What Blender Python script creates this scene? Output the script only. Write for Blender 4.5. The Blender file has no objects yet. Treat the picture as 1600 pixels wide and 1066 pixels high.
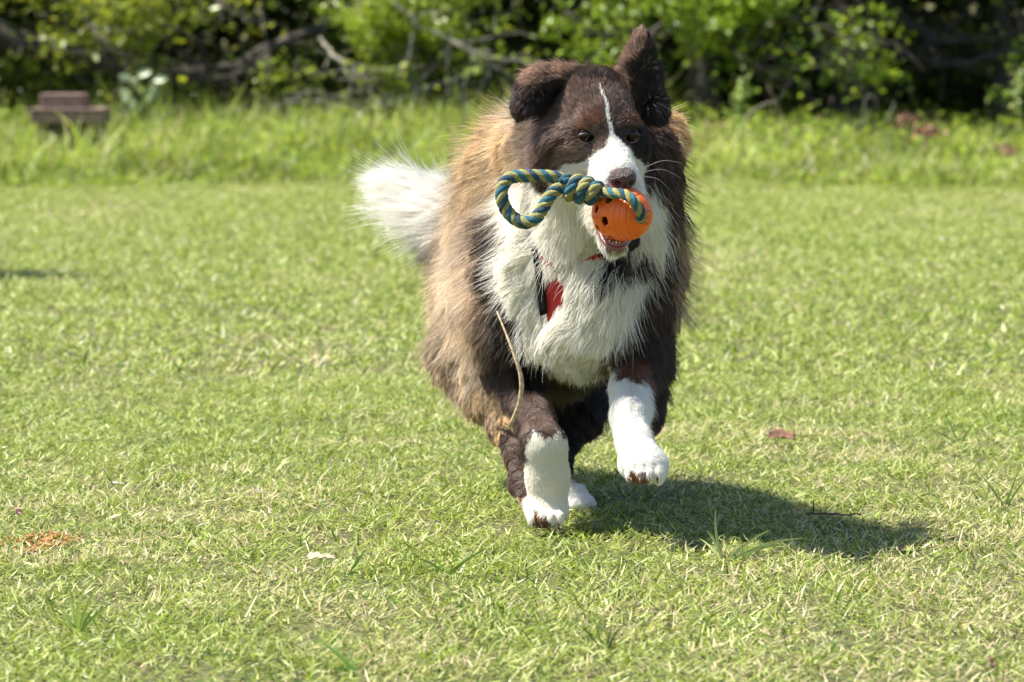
import bpy, math, random
import numpy as np
from mathutils import Vector, Matrix, kdtree

rng = np.random.default_rng(7)
random.seed(7)
sc = bpy.context.scene
C = sc.collection

# ------------------------------------------------------------------ camera, sky, sun, exposure
CAMZ = 0.8
F = 6000.0                                  # focal length in pixels of the 1600 px wide photograph
PITCH = math.atan((533 - 60) / F)
cd = bpy.data.cameras.new('camera')
cam = bpy.data.objects.new('camera', cd); C.objects.link(cam)
cam.location = (0, 0, CAMZ)
cam.rotation_euler = (math.pi / 2 - PITCH, 0, 0)
cd.sensor_width = 36; cd.lens = 36 * F / 1600
cd.clip_end = 2000
cd.dof.use_dof = True
cd.dof.focus_distance = 6.02
cd.dof.aperture_fstop = 8.0
cd.dof.aperture_blades = 9
sc.camera = cam

SUN_EL = math.radians(57)
sun_vec = Vector((-1.0, 0.13, 0)).normalized() * math.cos(SUN_EL) + Vector((0, 0, math.sin(SUN_EL)))   # towards the sun
w = bpy.data.worlds.new('World'); sc.world = w; w.use_nodes = True
nt = w.node_tree
bg = nt.nodes['Background']
sky = nt.nodes.new('ShaderNodeTexSky'); sky.sky_type = 'NISHITA'; sky.sun_disc = False
sky.sun_elevation = SUN_EL
sky.sun_rotation = math.atan2(sun_vec.x, sun_vec.y)
nt.links.new(sky.outputs[0], bg.inputs[0]); bg.inputs[1].default_value = 0.088
ld = bpy.data.lights.new('sun', 'SUN'); ld.energy = 5.0; ld.angle = math.radians(0.5); ld.color = (1.0, 0.95, 0.86)
sun = bpy.data.objects.new('sun', ld); C.objects.link(sun)
sun.rotation_euler = (-sun_vec).to_track_quat('-Z', 'Y').to_euler()
sc.view_settings.view_transform = 'Standard'; sc.view_settings.look = 'None'
sc.view_settings.exposure = 1.26; sc.view_settings.gamma = 1.0
sc.view_settings.use_curve_mapping = False
sc.cycles.max_bounces = 12; sc.cycles.diffuse_bounces = 8; sc.cycles.transmission_bounces = 8
sc.cycles.use_denoising = True

CP, SP = math.cos(PITCH), math.sin(PITCH)
def W(px, py, Y):
    """point of the place seen at photograph pixel (px, py), at distance Y along the ground"""
    u = (px - 800) / F; v = (533 - py) / F
    d = np.array([u, CP + v * SP, -SP + v * CP])
    return np.array([0, 0, CAMZ]) + d * (Y / d[1])
def proj(p):
    x, y, z = p[:, 0], p[:, 1], p[:, 2] - CAMZ
    dep = y * CP - z * SP; up = y * SP + z * CP
    return 800 + F * x / dep, 533 - F * up / dep

# ------------------------------------------------------------------ helpers
def hsh(i, j, k, s=0):
    n = (i * 374761393 + j * 668265263 + k * 2147483647 + s * 1274126177) & 0xffffffff
    n = ((n ^ (n >> 13)) * 1274126177) & 0xffffffff
    return ((n ^ (n >> 16)) & 0xffff) / 65535.0
def vnoise(p, scale, seed=0):
    q = np.asarray(p, np.float64) * scale
    f = np.floor(q).astype(np.int64); t = q - f; t = t * t * (3 - 2 * t)
    r = 0
    for dx in (0, 1):
        for dy in (0, 1):
            for dz in (0, 1):
                wgt = (t[:, 0] if dx else 1 - t[:, 0]) * (t[:, 1] if dy else 1 - t[:, 1]) * (t[:, 2] if dz else 1 - t[:, 2])
                r = r + wgt * hsh(f[:, 0] + dx, f[:, 1] + dy, f[:, 2] + dz, seed)
    return r
def nrm(a):
    return a / np.maximum(np.linalg.norm(a, axis=-1, keepdims=True), 1e-9)

def link(o, parent=None, label=None, cat=None, group=None, kind=None):
    C.objects.link(o)
    if parent is not None: o.parent = parent
    if label: o['label'] = label
    if cat: o['category'] = cat
    if group: o['group'] = group
    if kind: o['kind'] = kind
    return o
def mesh_obj(name, V, Fc, mat, parent=None, smooth=True, col=None, **k):
    """V (n,3); Fc list of (m,3)/(m,4) index arrays or list of tuples; col (n,3) point colours"""
    me = bpy.data.meshes.new(name)
    V = np.asarray(V, np.float32)
    if parent is not None:
        V = V - np.array(parent.get('_o', (0, 0, 0)), np.float32)
    if not isinstance(Fc, list): Fc = [Fc]
    if Fc and not isinstance(Fc[0], np.ndarray):
        me.from_pydata(V.tolist(), [], [tuple(f) for f in Fc])
    else:
        me.vertices.add(len(V)); me.vertices.foreach_set('co', V.ravel())
        li = np.concatenate([f.ravel() for f in Fc]).astype(np.int32)
        tot = np.concatenate([np.full(len(f), f.shape[1], np.int32) for f in Fc])
        st = np.concatenate([[0], np.cumsum(tot)[:-1]]).astype(np.int32)
        me.loops.add(len(li)); me.loops.foreach_set('vertex_index', li)
        me.polygons.add(len(tot)); me.polygons.foreach_set('loop_start', st); me.polygons.foreach_set('loop_total', tot)
    if smooth: me.polygons.foreach_set('use_smooth', np.ones(len(me.polygons), bool))
    if col is not None:
        a = me.attributes.new('col', 'FLOAT_COLOR', 'POINT')
        c4 = np.ones((len(V), 4), np.float32); c4[:, :3] = col
        a.data.foreach_set('color', c4.ravel())
    me.update(); me.validate()
    me.materials.append(mat)
    o = bpy.data.objects.new(name, me)
    if parent is not None and '_o' in parent: o['_o'] = tuple(parent['_o'])
    return link(o, parent, **k)
def empty(name, loc, label, cat, group=None):
    o = bpy.data.objects.new(name, None); o.location = loc; o['_o'] = tuple(float(v) for v in loc)
    o.empty_display_size = 0.1
    return link(o, None, label, cat, group)

def mat(name, color=(.5, .5, .5), rough=.7, attr=False, noise=None, bump=None, transl=0.0, spec=.5, coat=0.0, var=None):
    m = bpy.data.materials.new(name); m.use_nodes = True
    n = m.node_tree; b = n.nodes['Principled BSDF']; L = n.links.new
    b.inputs['Roughness'].default_value = rough
    b.inputs['Specular IOR Level'].default_value = spec
    b.inputs['Coat Weight'].default_value = coat
    b.inputs['Base Color'].default_value = (*color, 1)
    src = None
    if attr:
        a = n.nodes.new('ShaderNodeAttribute'); a.attribute_name = 'col'; src = a.outputs['Color']
    if noise:                                   # (scale, colour2, detail)
        t = n.nodes.new('ShaderNodeTexCoord'); tx = n.nodes.new('ShaderNodeTexNoise')
        tx.inputs['Scale'].default_value = noise[0]; tx.inputs['Detail'].default_value = noise[2]
        L(t.outputs['Object'], tx.inputs['Vector'])
        r = n.nodes.new('ShaderNodeMapRange'); r.inputs[1].default_value = .35; r.inputs[2].default_value = .65
        L(tx.outputs[0], r.inputs[0])
        mx = n.nodes.new('ShaderNodeMix'); mx.data_type = 'RGBA'
        L(r.outputs[0], mx.inputs[0])
        if src: L(src, mx.inputs[6])
        else: mx.inputs[6].default_value = (*color, 1)
        mx.inputs[7].default_value = (*noise[1], 1)
        src = mx.outputs[2]
    if src: L(src, b.inputs['Base Color'])
    if bump:
        t = n.nodes.new('ShaderNodeTexCoord'); tx = n.nodes.new('ShaderNodeTexNoise')
        tx.inputs['Scale'].default_value = bump[0]; tx.inputs['Detail'].default_value = 5
        L(t.outputs['Object'], tx.inputs['Vector'])
        bp = n.nodes.new('ShaderNodeBump'); bp.inputs['Strength'].default_value = bump[1]; bp.inputs['Distance'].default_value = bump[2]
        L(tx.outputs[0], bp.inputs['Height']); L(bp.outputs[0], b.inputs['Normal'])
    if transl:
        tr = n.nodes.new('ShaderNodeBsdfTranslucent'); ms = n.nodes.new('ShaderNodeMixShader')
        ms.inputs[0].default_value = transl
        if src: L(src, tr.inputs[0])
        else: tr.inputs[0].default_value = (*color, 1)
        L(b.outputs[0], ms.inputs[1]); L(tr.outputs[0], ms.inputs[2]); L(ms.outputs[0], n.nodes['Material Output'].inputs[0])
    return m

def tube(P, R, sides=8, cap=True):
    """swept tube along points P with radii R -> V, faces"""
    P = np.asarray(P, float); R = np.broadcast_to(np.asarray(R, float), (len(P),))
    T = nrm(np.gradient(P, axis=0))
    n0 = np.cross(T[0], [0.3, 0.2, 1.0]); n0 = n0 / np.linalg.norm(n0)
    V = []
    for i in range(len(P)):
        n0 = n0 - T[i] * n0.dot(T[i]); n0 /= max(np.linalg.norm(n0), 1e-9)
        b = np.cross(T[i], n0)
        a = np.arange(sides) * 2 * math.pi / sides
        V.append(P[i] + R[i] * (np.cos(a)[:, None] * n0 + np.sin(a)[:, None] * b))
    V = np.concatenate(V); Fc = []
    for i in range(len(P) - 1):
        for j in range(sides):
            k = (j + 1) % sides
            Fc.append((i * sides + j, i * sides + k, (i + 1) * sides + k, (i + 1) * sides + j))
    if cap:
        Fc.append(tuple(range(sides))[::-1]); Fc.append(tuple((len(P) - 1) * sides + j for j in range(sides)))
    return V, Fc
def join(parts):
    V = []; Fc = []; o = 0
    for v, f in parts:
        V.append(v); Fc += [tuple(i + o for i in g) for g in f]; o += len(v)
    return np.concatenate(V), Fc
def smoothpath(P, n):
    """Catmull-Rom resample of control points"""
    P = np.asarray(P, float); Q = np.vstack([2 * P[0] - P[1], P, 2 * P[-1] - P[-2]])
    t = np.linspace(0, len(P) - 1 - 1e-6, n); i = t.astype(int); f = (t - i)[:, None]
    a, b, c, d = Q[i], Q[i + 1], Q[i + 2], Q[i + 3]
    return .5 * (2 * b + (c - a) * f + (2 * a - 5 * b + 4 * c - d) * f ** 2 + (3 * b - a - 3 * c + d) * f ** 3)
def boxm(c, s):
    x, y, z = s[0] / 2, s[1] / 2, s[2] / 2
    V = np.array([(a * x, b * y, d * z) for a in (-1, 1) for b in (-1, 1) for d in (-1, 1)]) + np.array(c)
    return V, [(0, 1, 3, 2), (4, 6, 7, 5), (0, 4, 5, 1), (2, 3, 7, 6), (0, 2, 6, 4), (1, 5, 7, 3)]

# ------------------------------------------------------------------ ground
def ground_z(x, y):
    """level lawn; beyond Y 20.2 a low bank rises and goes on as a wooded slope"""
    x = np.asarray(x, float); y = np.asarray(y, float)
    t = np.clip((y - 20.2) / 3.0, 0, 1); b = 0.16 * t * t * (3 - 2 * t)
    s = np.clip((y - 27) / 40, 0, 1.2)
    return b * (0.8 + 0.25 * np.sin(x * 1.3 + 1)) + s * s * 9
def ground():
    xs = np.concatenate([np.linspace(-300, -12, 14), np.linspace(-10, 10, 41), np.linspace(12, 300, 14)])
    ys = np.concatenate([np.linspace(-300, 0, 8), np.linspace(1, 20, 20), np.linspace(20.3, 24, 14), np.linspace(25, 75, 26), np.linspace(90, 500, 8)])
    X, Y = np.meshgrid(xs, ys); Z = ground_z(X, Y)
    V = np.stack([X, Y, Z], -1).reshape(-1, 3); n = len(xs)
    I = np.arange(len(V)).reshape(len(ys), n)
    Fq = np.stack([I[:-1, :-1], I[:-1, 1:], I[1:, 1:], I[1:, :-1]], -1).reshape(-1, 4)
    m = mat('soil', (.17, .15, .06), .95, noise=(55, (.07, .085, .02), 6), bump=(90, 1, .02))
    mesh_obj('ground', V, [Fq], m, kind='structure')
ground()

def blades(bx, by, bz, length, width, head, lean, curve, segs, col, tipcol=None):
    """many grass blades as one vertex array; lean = angle from vertical at the base, curve = added towards the tip"""
    N = len(bx); h = np.stack([np.cos(head), np.sin(head), 0 * head], -1)
    tw = head + math.pi / 2 + rng.normal(0, .7, N)
    side = np.stack([np.cos(tw), np.sin(tw), rng.normal(0, .25, N)], -1)
    P = np.stack([bx, by, bz], -1).astype(float); V = np.zeros((N, 2 * segs + 1, 3)); CC = np.zeros((N, 2 * segs + 1, 3))
    for s in range(segs + 1):
        t = s / segs; a = lean + curve * t
        cc = col if tipcol is None else col * (1 - t) + tipcol * t
        if s == segs:
            V[:, 2 * s] = P; CC[:, 2 * s] = cc
        else:
            wd = width * (1 - t ** 2 * .7) * .5
            V[:, 2 * s] = P - side * wd[:, None]; V[:, 2 * s + 1] = P + side * wd[:, None]
            CC[:, 2 * s] = cc; CC[:, 2 * s + 1] = cc
            P = P + (h * np.sin(a)[:, None] + np.array([0, 0, 1]) * np.cos(a)[:, None]) * (length / segs)[:, None]
    V[:, :, 2] = np.maximum(V[:, :, 2], (bz + .001)[:, None])
    base = (np.arange(N) * (2 * segs + 1))[:, None]
    Q = [base + np.array([[2 * s, 2 * s + 1, 2 * s + 3, 2 * s + 2]]) for s in range(segs - 1)]
    T = base + np.array([[2 * segs - 2, 2 * segs - 1, 2 * segs]])
    Fq = np.stack(Q, 1).reshape(-1, 4) if Q else np.zeros((0, 4), int)
    return V.reshape(-1, 3), [Fq, T], CC.reshape(-1, 3)

def lawn_cols(x, y, N):
    p = np.stack([x, y, 0 * x], -1)
    n1 = vnoise(p * [1, .5, 1], 1.6, 1); n2 = vnoise(p, 6, 2); n3 = vnoise(p, 19, 3); r = rng.random(N)
    g1 = np.array([.205, .295, .018]); g2 = np.array([.365, .435, .058]); g3 = np.array([.55, .60, .21]); st = np.array([.66, .57, .31]); dk = np.array([.085, .16, .014])
    a = np.clip(r * .9 + n2 * .3 - .1, 0, 1)[:, None]
    c = g1 * (1 - a) + g2 * a
    m = (rng.random(N) < .34 + .1 * n1); c[m] = g3
    straw = rng.random(N) < np.clip((n1 * .5 + n2 * .4 + n3 * .4 - .62 - .05 * np.clip(y - 5.6, 0, 3)) * 1.9, .02, .5); c[straw] = st * (.75 + .5 * rng.random(N))[straw, None]
    d = rng.random(N) < .13; c[d] = dk
    c *= (.62 + .42 * rng.random(N))[:, None]
    return c
def lawn():
    m = mat('grass_blade', attr=True, rough=.42, transl=.35, spec=.45)
    parts = []
    def zone(y0, y1, dens, L, wd, segs, name, marg):
        hw = .1334 * y1 + marg; n = int((y1 - y0) * 2 * hw * dens)
        y = rng.uniform(y0, y1, n); x = rng.uniform(-hw, hw, n)
        k = np.abs(x) < .1334 * y + marg; x, y = x[k], y[k]; n = len(x)
        nn = vnoise(np.stack([x, y, 0 * x], -1), 7, 5); tall = vnoise(np.stack([x, y, 0 * x], -1), 2.2, 9)
        k = rng.random(n) < np.clip(.55 + 1.2 * (nn - .35), .33, 1); x, y, nn, tall = x[k], y[k], nn[k], tall[k]; n = len(x)
        low = rng.random(n) < .74
        ln = L * np.where(low, rng.uniform(.6, 1.25, n), rng.uniform(.5, 1.45, n) * (.5 + .9 * tall) * np.where(rng.random(n) < .03, 1.9, 1))
        lean = np.where(low, rng.uniform(.85, 1.5, n), rng.uniform(.35, 1.1, n))
        V, Fc, cc = blades(x, y, ground_z(x, y) + np.where(low, rng.uniform(0, .012, n), 0), ln, wd * rng.uniform(.6, 1.35, n), rng.uniform(0, 6.283, n), lean,
                           rng.uniform(-.1, .7, n), segs, lawn_cols(x, y, n))
        mesh_obj(name, V, Fc, m, smooth=False, col=cc, kind='stuff', label='short sunlit lawn grass, part green and part straw coloured')
    zone(4.1, 9.0, 30000, .0225, .0027, 3, 'lawn_grass', .35)
    zone(9.0, 21.8, 7000, .029, .0055, 2, 'lawn_grass', .8)
lawn()
# ------------------------------------------------------------------ loose things on the lawn
def leaf_thing(px, py, size, rot, color, label, curl=.25, Y=None, cat='leaf', grp=None, tilt=0.2, name='fallen_leaf'):
    Yg = Y or F * (CAMZ - .022) / (py - 60)
    n, mm = 13, 7; V = []
    ca, sa = math.cos(rot), math.sin(rot)
    for i in range(n):
        t = i / (n - 1); wd = .34 * math.sin(math.pi * min(1, t * .93 + .03)) ** .8 * (1.15 - .45 * t)
        for j in range(mm):
            s = j / (mm - 1) * 2 - 1
            x = (t - .5); y = s * wd
            z = curl * abs(s) * wd * 1.2 + curl * (x * x) * .8 + .03 * math.sin(t * 22 + s * 3) * abs(s) + .04 * math.sin(t * 5)
            V.append(((x * ca - y * sa) * size, (x * sa + y * ca) * size, z * size + tilt * size * (s * .25 + .4)))
    V = np.array(V); Fc = [(i * mm + j, i * mm + j + 1, (i + 1) * mm + j + 1, (i + 1) * mm + j) for i in range(n - 1) for j in range(mm - 1)]
    p = W(px, py, Yg); p[2] = .014
    m = mat(name + '_mat', color, .7, noise=(90, tuple(c * .6 for c in color), 4), bump=(300, .5, .003), transl=.2)
    root = empty(name, p, label, cat, grp)
    b = mesh_obj('blade', V + p, Fc, m, root)
    sm = b.modifiers.new('thick', 'SOLIDIFY'); sm.thickness = .0007
    # midrib with a short stalk
    P = np.array([((t - .5) * ca * size, (t - .5) * sa * size, (curl * (t - .5) ** 2 * .8 + .04 * math.sin(t * 5) + tilt * .4 + .012) * size) for t in np.linspace(-.18, .97, 12)]) + p
    v, f = tube(P, np.linspace(.0011, .0004, 12), 5)
    mesh_obj('midrib', v, f, mat('rib', tuple(c * .7 for c in color), .7), root)
    return root
leaf_thing(1222, 689, .052, .15, (.30, .15, .09), 'curled red-brown dead leaf lying alone on the lawn right of the dog', .5, tilt=.5)
leaf_thing(502, 870, .046, .5, (.62, .56, .36), 'pale cream fallen leaf on the foreground lawn left of the dog', .1)
leaf_thing(30, 804, .020, 1.2, (.60, .36, .27), 'small pinkish curled leaf by the left edge above the orange dirt patch', .5, tilt=.9)
leaf_thing(405, 768, .015, .4, (.62, .50, .36), 'tiny pale tan leaf fragment on grass left of the dog', .4, tilt=.6)
leaf_thing(181, 751, .014, .2, (.62, .60, .58), 'tiny greyish white leaf fragment on the lawn at far left', .1)
leaf_thing(1550, 1045, .022, 1.3, (.40, .20, .12), 'small brown curled leaf at the bottom right corner of the lawn', .5, tilt=.9)
leaf_thing(488, 405, .03, .3, (.66, .50, .40), 'small pale pink leaf far back on the lawn left of the tail', .2)
leaf_thing(1312, 552, .026, .3, (.66, .46, .32), 'small peach coloured leaf in mid lawn right of the dog', .2)
leaf_thing(1474, 371, .022, .3, (.8, .8, .85), 'tiny white petal far back on the lawn at right', .3)

def dirt():
    # bare patch of orange soil at the left, crumbs of earth pushed up between the blades
    c = W(62, 857, F * CAMZ / (857 - 60)); c[2] = 0
    n = 420; a = rng.uniform(0, 6.283, n); r = np.sqrt(rng.random(n))
    x = c[0] + np.cos(a) * r * .062; y = c[1] + np.sin(a) * r * .12; kk = vnoise(np.stack([x, y, 0 * x], -1), 45, 60) > .42; x, y, r = x[kk], y[kk], r[kk]; n = len(x)
    V = []; Fc = []; o = 0; CC = []
    for i in range(n):
        s = rng.uniform(.002, .0065) * (1.2 - r[i] * .6); z = rng.uniform(0, .010) * (1 - r[i] * .6)
        v = rng.normal(0, 1, (6, 3)) * .35 + np.array([(1, 0, 0), (-1, 0, 0), (0, 1, 0), (0, -1, 0), (0, 0, 1), (0, 0, -1)])
        V.append(v * s * [1, 1, .7] + [x[i], y[i], z + .006])
        Fc += [tuple(q + o for q in f) for f in ((0, 2, 4), (2, 1, 4), (1, 3, 4), (3, 0, 4), (2, 0, 5), (1, 2, 5), (3, 1, 5), (0, 3, 5))]; o += 6
        CC.append(np.tile(np.array([.40, .20, .065]) * rng.uniform(.45, 1.2), (6, 1)))
    mesh_obj('bare_soil', np.concatenate(V), Fc, mat('orange_earth', attr=True, rough=.95), smooth=False, col=np.concatenate(CC), kind='stuff',
             label='patch of bare orange soil crumbs at the left edge of the lawn')
dirt()

def stalk_thing(name, pts, Y, r0, color, label, cat='twig', wig=0):
    P = smoothpath([W(a, b, Y) for a, b in pts], 18)
    P[:, 1] += np.linspace(0, .03, 18)
    if wig: P += rng.normal(0, wig, P.shape)
    v, f = tube(P, np.linspace(r0, r0 * .35, 18), 6)
    return mesh_obj(name, v, f, mat(name + '_mat', color, .8, bump=(200, .5, .002)), label=label, cat=cat)
def flat_twig(px0, px1, py, r, color, label):
    Y = F * CAMZ / (py - 60); a = W(px0, py, Y); b = W(px1, py - 2, Y)
    P = np.linspace(a, b, 14); P[:, 2] = .021 + rng.normal(0, .0012, 14); P[:, 1] += rng.normal(0, .003, 14)
    v, f = tube(P, np.linspace(r, r * .5, 14), 6)
    mesh_obj('twig', v, f, mat('twig_mat', color, .9, bump=(200, .6, .002)), label=label, cat='twig')
flat_twig(1262, 1345, 826, .0022, (.10, .07, .05), 'thin dark twig lying in the dog\'s shadow at right')

def grass_sprout(name, px, py, specs, label, color, grp=None):
    Y = F * CAMZ / (py - 60); base = W(px, py, Y); base[2] = 0
    root = empty(name, base, label, 'grass', grp)
    m = mat(name + '_mat', color, .45, transl=.3, noise=(40, tuple(c * .7 for c in color), 3))
    for (dx, dy, wd, bend) in specs:                # tip offset in px, width mm
        tip = W(px + dx, py + dy, Y); tip = base + (tip - base); tip[1] += rng.uniform(-.04, .04)
        n = 9; t = np.linspace(0, 1, n)[:, None]
        mid = (base + tip) / 2 + np.array([bend * .001 * dx, 0, .15 * np.linalg.norm(tip - base) * (1 if abs(dx) > 20 else .1)])
        P = base * (1 - t) ** 2 + 2 * mid * t * (1 - t) + tip * t * t
        d = nrm(np.gradient(P, axis=0)); s = nrm(np.cross(d, [0.2, -1, 0.1]))
        ww = (wd * .0005 * (1 - t ** 2.5) + .0001)
        V = np.concatenate([P - s * ww, P + s * ww + [0, .0006, 0], P + [0, -ww.max() * .5, 0] * (1 - t)])
        Fc = []
        for i in range(n - 1):
            Fc += [(i, 2 * n + i, 2 * n + i + 1, i + 1), (2 * n + i, n + i, n + i + 1, 2 * n + i + 1)]
        mesh_obj('blade', V, Fc, m, root)
grass_sprout('grass_tuft', 1132, 885, [(-12, -92, 5, 1), (-38, -40, 4, 0), (20, -35, 4, 0), (130, -46, 5, 0), (105, -30, 5, 0), (90, 4, 4, 0), (75, -55, 4, 0), (-30, -60, 3.5, 0), (50, -20, 4, 0)],
             'clump of long blades with one tall pale blade standing below the dog\'s shadow', (.38, .46, .16))
grass_sprout('grass_tuft', 1570, 800, [(60, -85, 4, 0), (-40, -60, 4, 0), (25, -70, 4, 0), (-15, -40, 3, 0)], 'small clump of long green blades at the right edge of the lawn', (.30, .40, .10))
grass_sprout('grass_tuft', 945, 1030, [(-45, -60, 2.5, 0), (-20, -75, 2, 0), (30, -50, 3, 0), (14, -60, 2.5, 0)], 'sparse clump of thin dark blades at the bottom centre of the lawn', (.10, .15, .035))
grass_sprout('grass_tuft', 120, 1000, [(35, -90, 5, 0), (-18, -85, 5, 0), (10, -70, 5, 0), (-40, -60, 5, 0), (60, -60, 5, 0), (25, -45, 5, 0)], 'thick clump of wide blades at the bottom left of the lawn', (.30, .41, .08))
grass_sprout('grass_tuft', 545, 905, [(28, -45, 5, 0), (40, -20, 4, 0), (-22, -14, 4, 0), (14, -32, 4, 0)], 'low clump of blades just right of the pale cream leaf', (.2, .34, .05))
grass_sprout('grass_tuft', 700, 905, [(70, -50, 4, 0), (-50, -36, 4, 0), (30, -28, 4, 0), (-20, -40, 4, 0)], 'spreading clump of blades on the lawn below and left of the front paws', (.2, .32, .05))
grass_sprout('grass_tuft', 560, 1064, [(-70, -65, 6, 0), (-45, -25, 6, 0), (40, -30, 5, 0), (-20, -50, 4, 0)], 'wide bladed clump cut by the bottom edge left of centre', (.24, .38, .07))
grass_sprout('grass_tuft', 1500, 700, [(-28, -60, 3.5, 0), (26, -50, 3.5, 0), (-50, -30, 3.5, 0)], 'clump of dark green blades right of the red-brown leaf', (.14, .25, .04))

# ------------------------------------------------------------------ background: bank, stand, trees
M_weed = mat('weed_leaf', attr=True, rough=.7, transl=.4, spec=.2)
M_leaf = mat('leaf_bright', attr=True, rough=.38, transl=.42, spec=.5)
M_bark = mat('bark', (.035, .029, .022), .95, noise=(14, (.08, .07, .055), 6), bump=(30, .8, .02))
M_barkgrey = mat('bark_grey', (.10, .09, .07), .9, noise=(9, (.34, .31, .25), 6), bump=(40, .7, .01))

def leaves(cen, size, col, flat=.5):
    """folded diamond leaves at cen (n,3)"""
    n = len(cen); size = np.broadcast_to(size, (n,))
    d = nrm(rng.normal(0, 1, (n, 3)) * [1, 1, .7] + [0, 0, -.25])
    up = nrm(rng.normal(0, flat, (n, 3)) + [0, 0, 1]); s = nrm(np.cross(d, up)); u = np.cross(s, d)
    s_ = size[:, None]
    a = cen; b = cen + d * s_ * .5 + s * s_ * .28 + u * s_ * .08; c = cen + d * s_; e = cen + d * s_ * .5 - s * s_ * .28 + u * s_ * .08
    V = np.stack([a, b, c, e], 1).reshape(-1, 3); i = (np.arange(n) * 4)[:, None]
    Fc = np.concatenate([i + [[0, 1, 2]], i + [[0, 2, 3]]])
    return V, [Fc], np.repeat(col, 4, 0)
def leafcols(n, base, var=.35, yel=.25):
    c = np.tile(np.array(base, float), (n, 1)) * (1 - var / 2 + var * rng.random(n))[:, None]
    y = rng.random(n) < yel; c[y] *= [1.35, 1.15, .8]
    return c
def bank():
    n = 60000
    x = rng.uniform(-5.6, 5.6, n); y = 19.2 + 1.9 * vnoise(np.stack([x, 0 * x, 0 * x], -1), 1.1, 20) + .6 * vnoise(np.stack([x, 0 * x, 0 * x], -1), 5, 24) + rng.random(n) ** .9 * 4.6
    p = np.stack([x, y, 0 * x], -1); h = vnoise(p, 1.3, 21); h2 = vnoise(p, 4, 22)
    L = (.035 + .24 * np.clip((y - 19.8) / 2.6, 0, 1) * np.where(x > .9, .72, 1)) * (.20 + 1.05 * h + .55 * h2) * rng.uniform(.6, 1.3, n)
    L *= 1 + .9 * np.exp(-((x + 2.5) / .38) ** 2 - ((y - 21.35) / .3) ** 2)
    g = 1.12 * np.array([.21, .29, .03]) * (1 - h2)[:, None] + 1.2 * np.array([.38, .43, .07]) * h2[:, None]
    s = rng.random(n) < np.where(x > 1.0, .25, .13); g[s] = [.50, .45, .24]
    s = rng.random(n) < .22; g[s] = [.34, .45, .12]
    g *= ((.55 + .6 * rng.random(n)) * (.55 + .8 * vnoise(p * [1, .6, 1], 2.9, 25)))[:, None]
    tb = np.clip((y - 19.8) / 1.6, 0, 1)[:, None]; g = lawn_cols(x, y, n) * (1 - tb) + g * tb
    V, Fc, cc = blades(x, y, ground_z(x, y), L, .011 * rng.uniform(.6, 1.5, n), rng.uniform(0, 6.283, n), rng.uniform(.1, 1.1, n), rng.uniform(.2, 1.7, n), 3, g)
    mesh_obj('tall_grass', V, Fc, mat('tall_grass_mat', attr=True, rough=.5, transl=.4, spec=.35), smooth=False, col=cc, kind='stuff',
             label='bank of tall unmown grass and weeds between lawn and trees')
    # broad weed leaves among the grass
    n = 10000; y = rng.uniform(20.2, 24.6, n); x = rng.uniform(-5.6, 5.6, n)
    k = vnoise(np.stack([x, y, 0 * x], -1), 2.2, 31) > .38; x, y = x[k], y[k]; n = len(x)
    c = np.stack([x, y, ground_z(x, y) + rng.uniform(.03, .26, n) * np.clip((y - 20.3) / 1.5, .3, 1)], -1)
    V, Fc, cc = leaves(c, rng.uniform(.03, .07, n), leafcols(n, (.22, .31, .035), .7))
    mesh_obj('weeds', V, Fc, M_weed, smooth=False, col=cc, kind='stuff', label='low broad leaved weeds mixed into the tall grass bank')
bank()

def stand():
    Y = 21.9; c = W(112, 190, Y); k = Y / F
    m1 = mat('brown_wood', (.27, .175, .14), .85, noise=(30, (.17, .11, .09), 5), bump=(60, .4, .004))
    root = empty('wooden_stand', (c[0], Y, float(ground_z(c[0], Y))), 'low stepped brown wooden stand half sunk in the tall grass at far left', 'stand')
    z1 = W(112, 190, Y)[2]; z2 = W(112, 172, Y)[2]; z3 = W(112, 154, Y)[2]
    w1 = 114 * k; w2 = 68 * k; xo = c[0] - .003
    def plank(nm, x, y, z, sx, sy, sz, lab=None):
        v, f = boxm((x, y, z), (sx, sy, sz)); o = mesh_obj(nm, v, f, m1, root, smooth=False)
        b = o.modifiers.new('b', 'BEVEL'); b.width = .005; b.segments = 2
    # lower tier: frame boards and top planks; upper tier the same
    h1 = z2 - z1; h2 = z3 - z2
    plank('side_board', xo, Y - .2, z1 + h1 / 2 - .006, w1 - .006, .02, h1)
    plank('side_board', xo, Y + .22, z1 + h1 / 2 - .006, w1 - .006, .02, h1)
    plank('side_board', xo - w1 / 2 + .012, Y + .01, z1 + h1 / 2 - .006, .02, .398, h1)
    plank('side_board', xo + w1 / 2 - .012, Y + .01, z1 + h1 / 2 - .006, .02, .398, h1)
    for i in range(4): plank('top_plank', xo, Y - .165 + i * .116, z2 + .004, w1, .110, .016)
    xu = xo - w1 / 2 + .045 + w2 / 2
    plank('side_board', xu, Y - .14, z2 + .012 + h2 / 2, w2 - .006, .02, h2)
    plank('side_board', xu, Y + .16, z2 + .012 + h2 / 2, w2 - .006, .02, h2)
    plank('side_board', xu - w2 / 2 + .012, Y + .01, z2 + .012 + h2 / 2, .02, .278, h2)
    plank('side_board', xu + w2 / 2 - .012, Y + .01, z2 + .012 + h2 / 2, .02, .278, h2)
    for i in range(3): plank('top_plank', xu, Y - .10 + i * .11, z3 + .02, w2, .105, .014)
    gz = float(ground_z(c[0], Y))
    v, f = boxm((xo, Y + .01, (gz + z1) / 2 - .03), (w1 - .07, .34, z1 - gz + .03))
    mesh_obj('base', v, f, mat('underside_shade', (.05, .035, .03), .9), root, smooth=False)  # plinth coloured near black to stand for the shadow under the tiers
stand()

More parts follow.
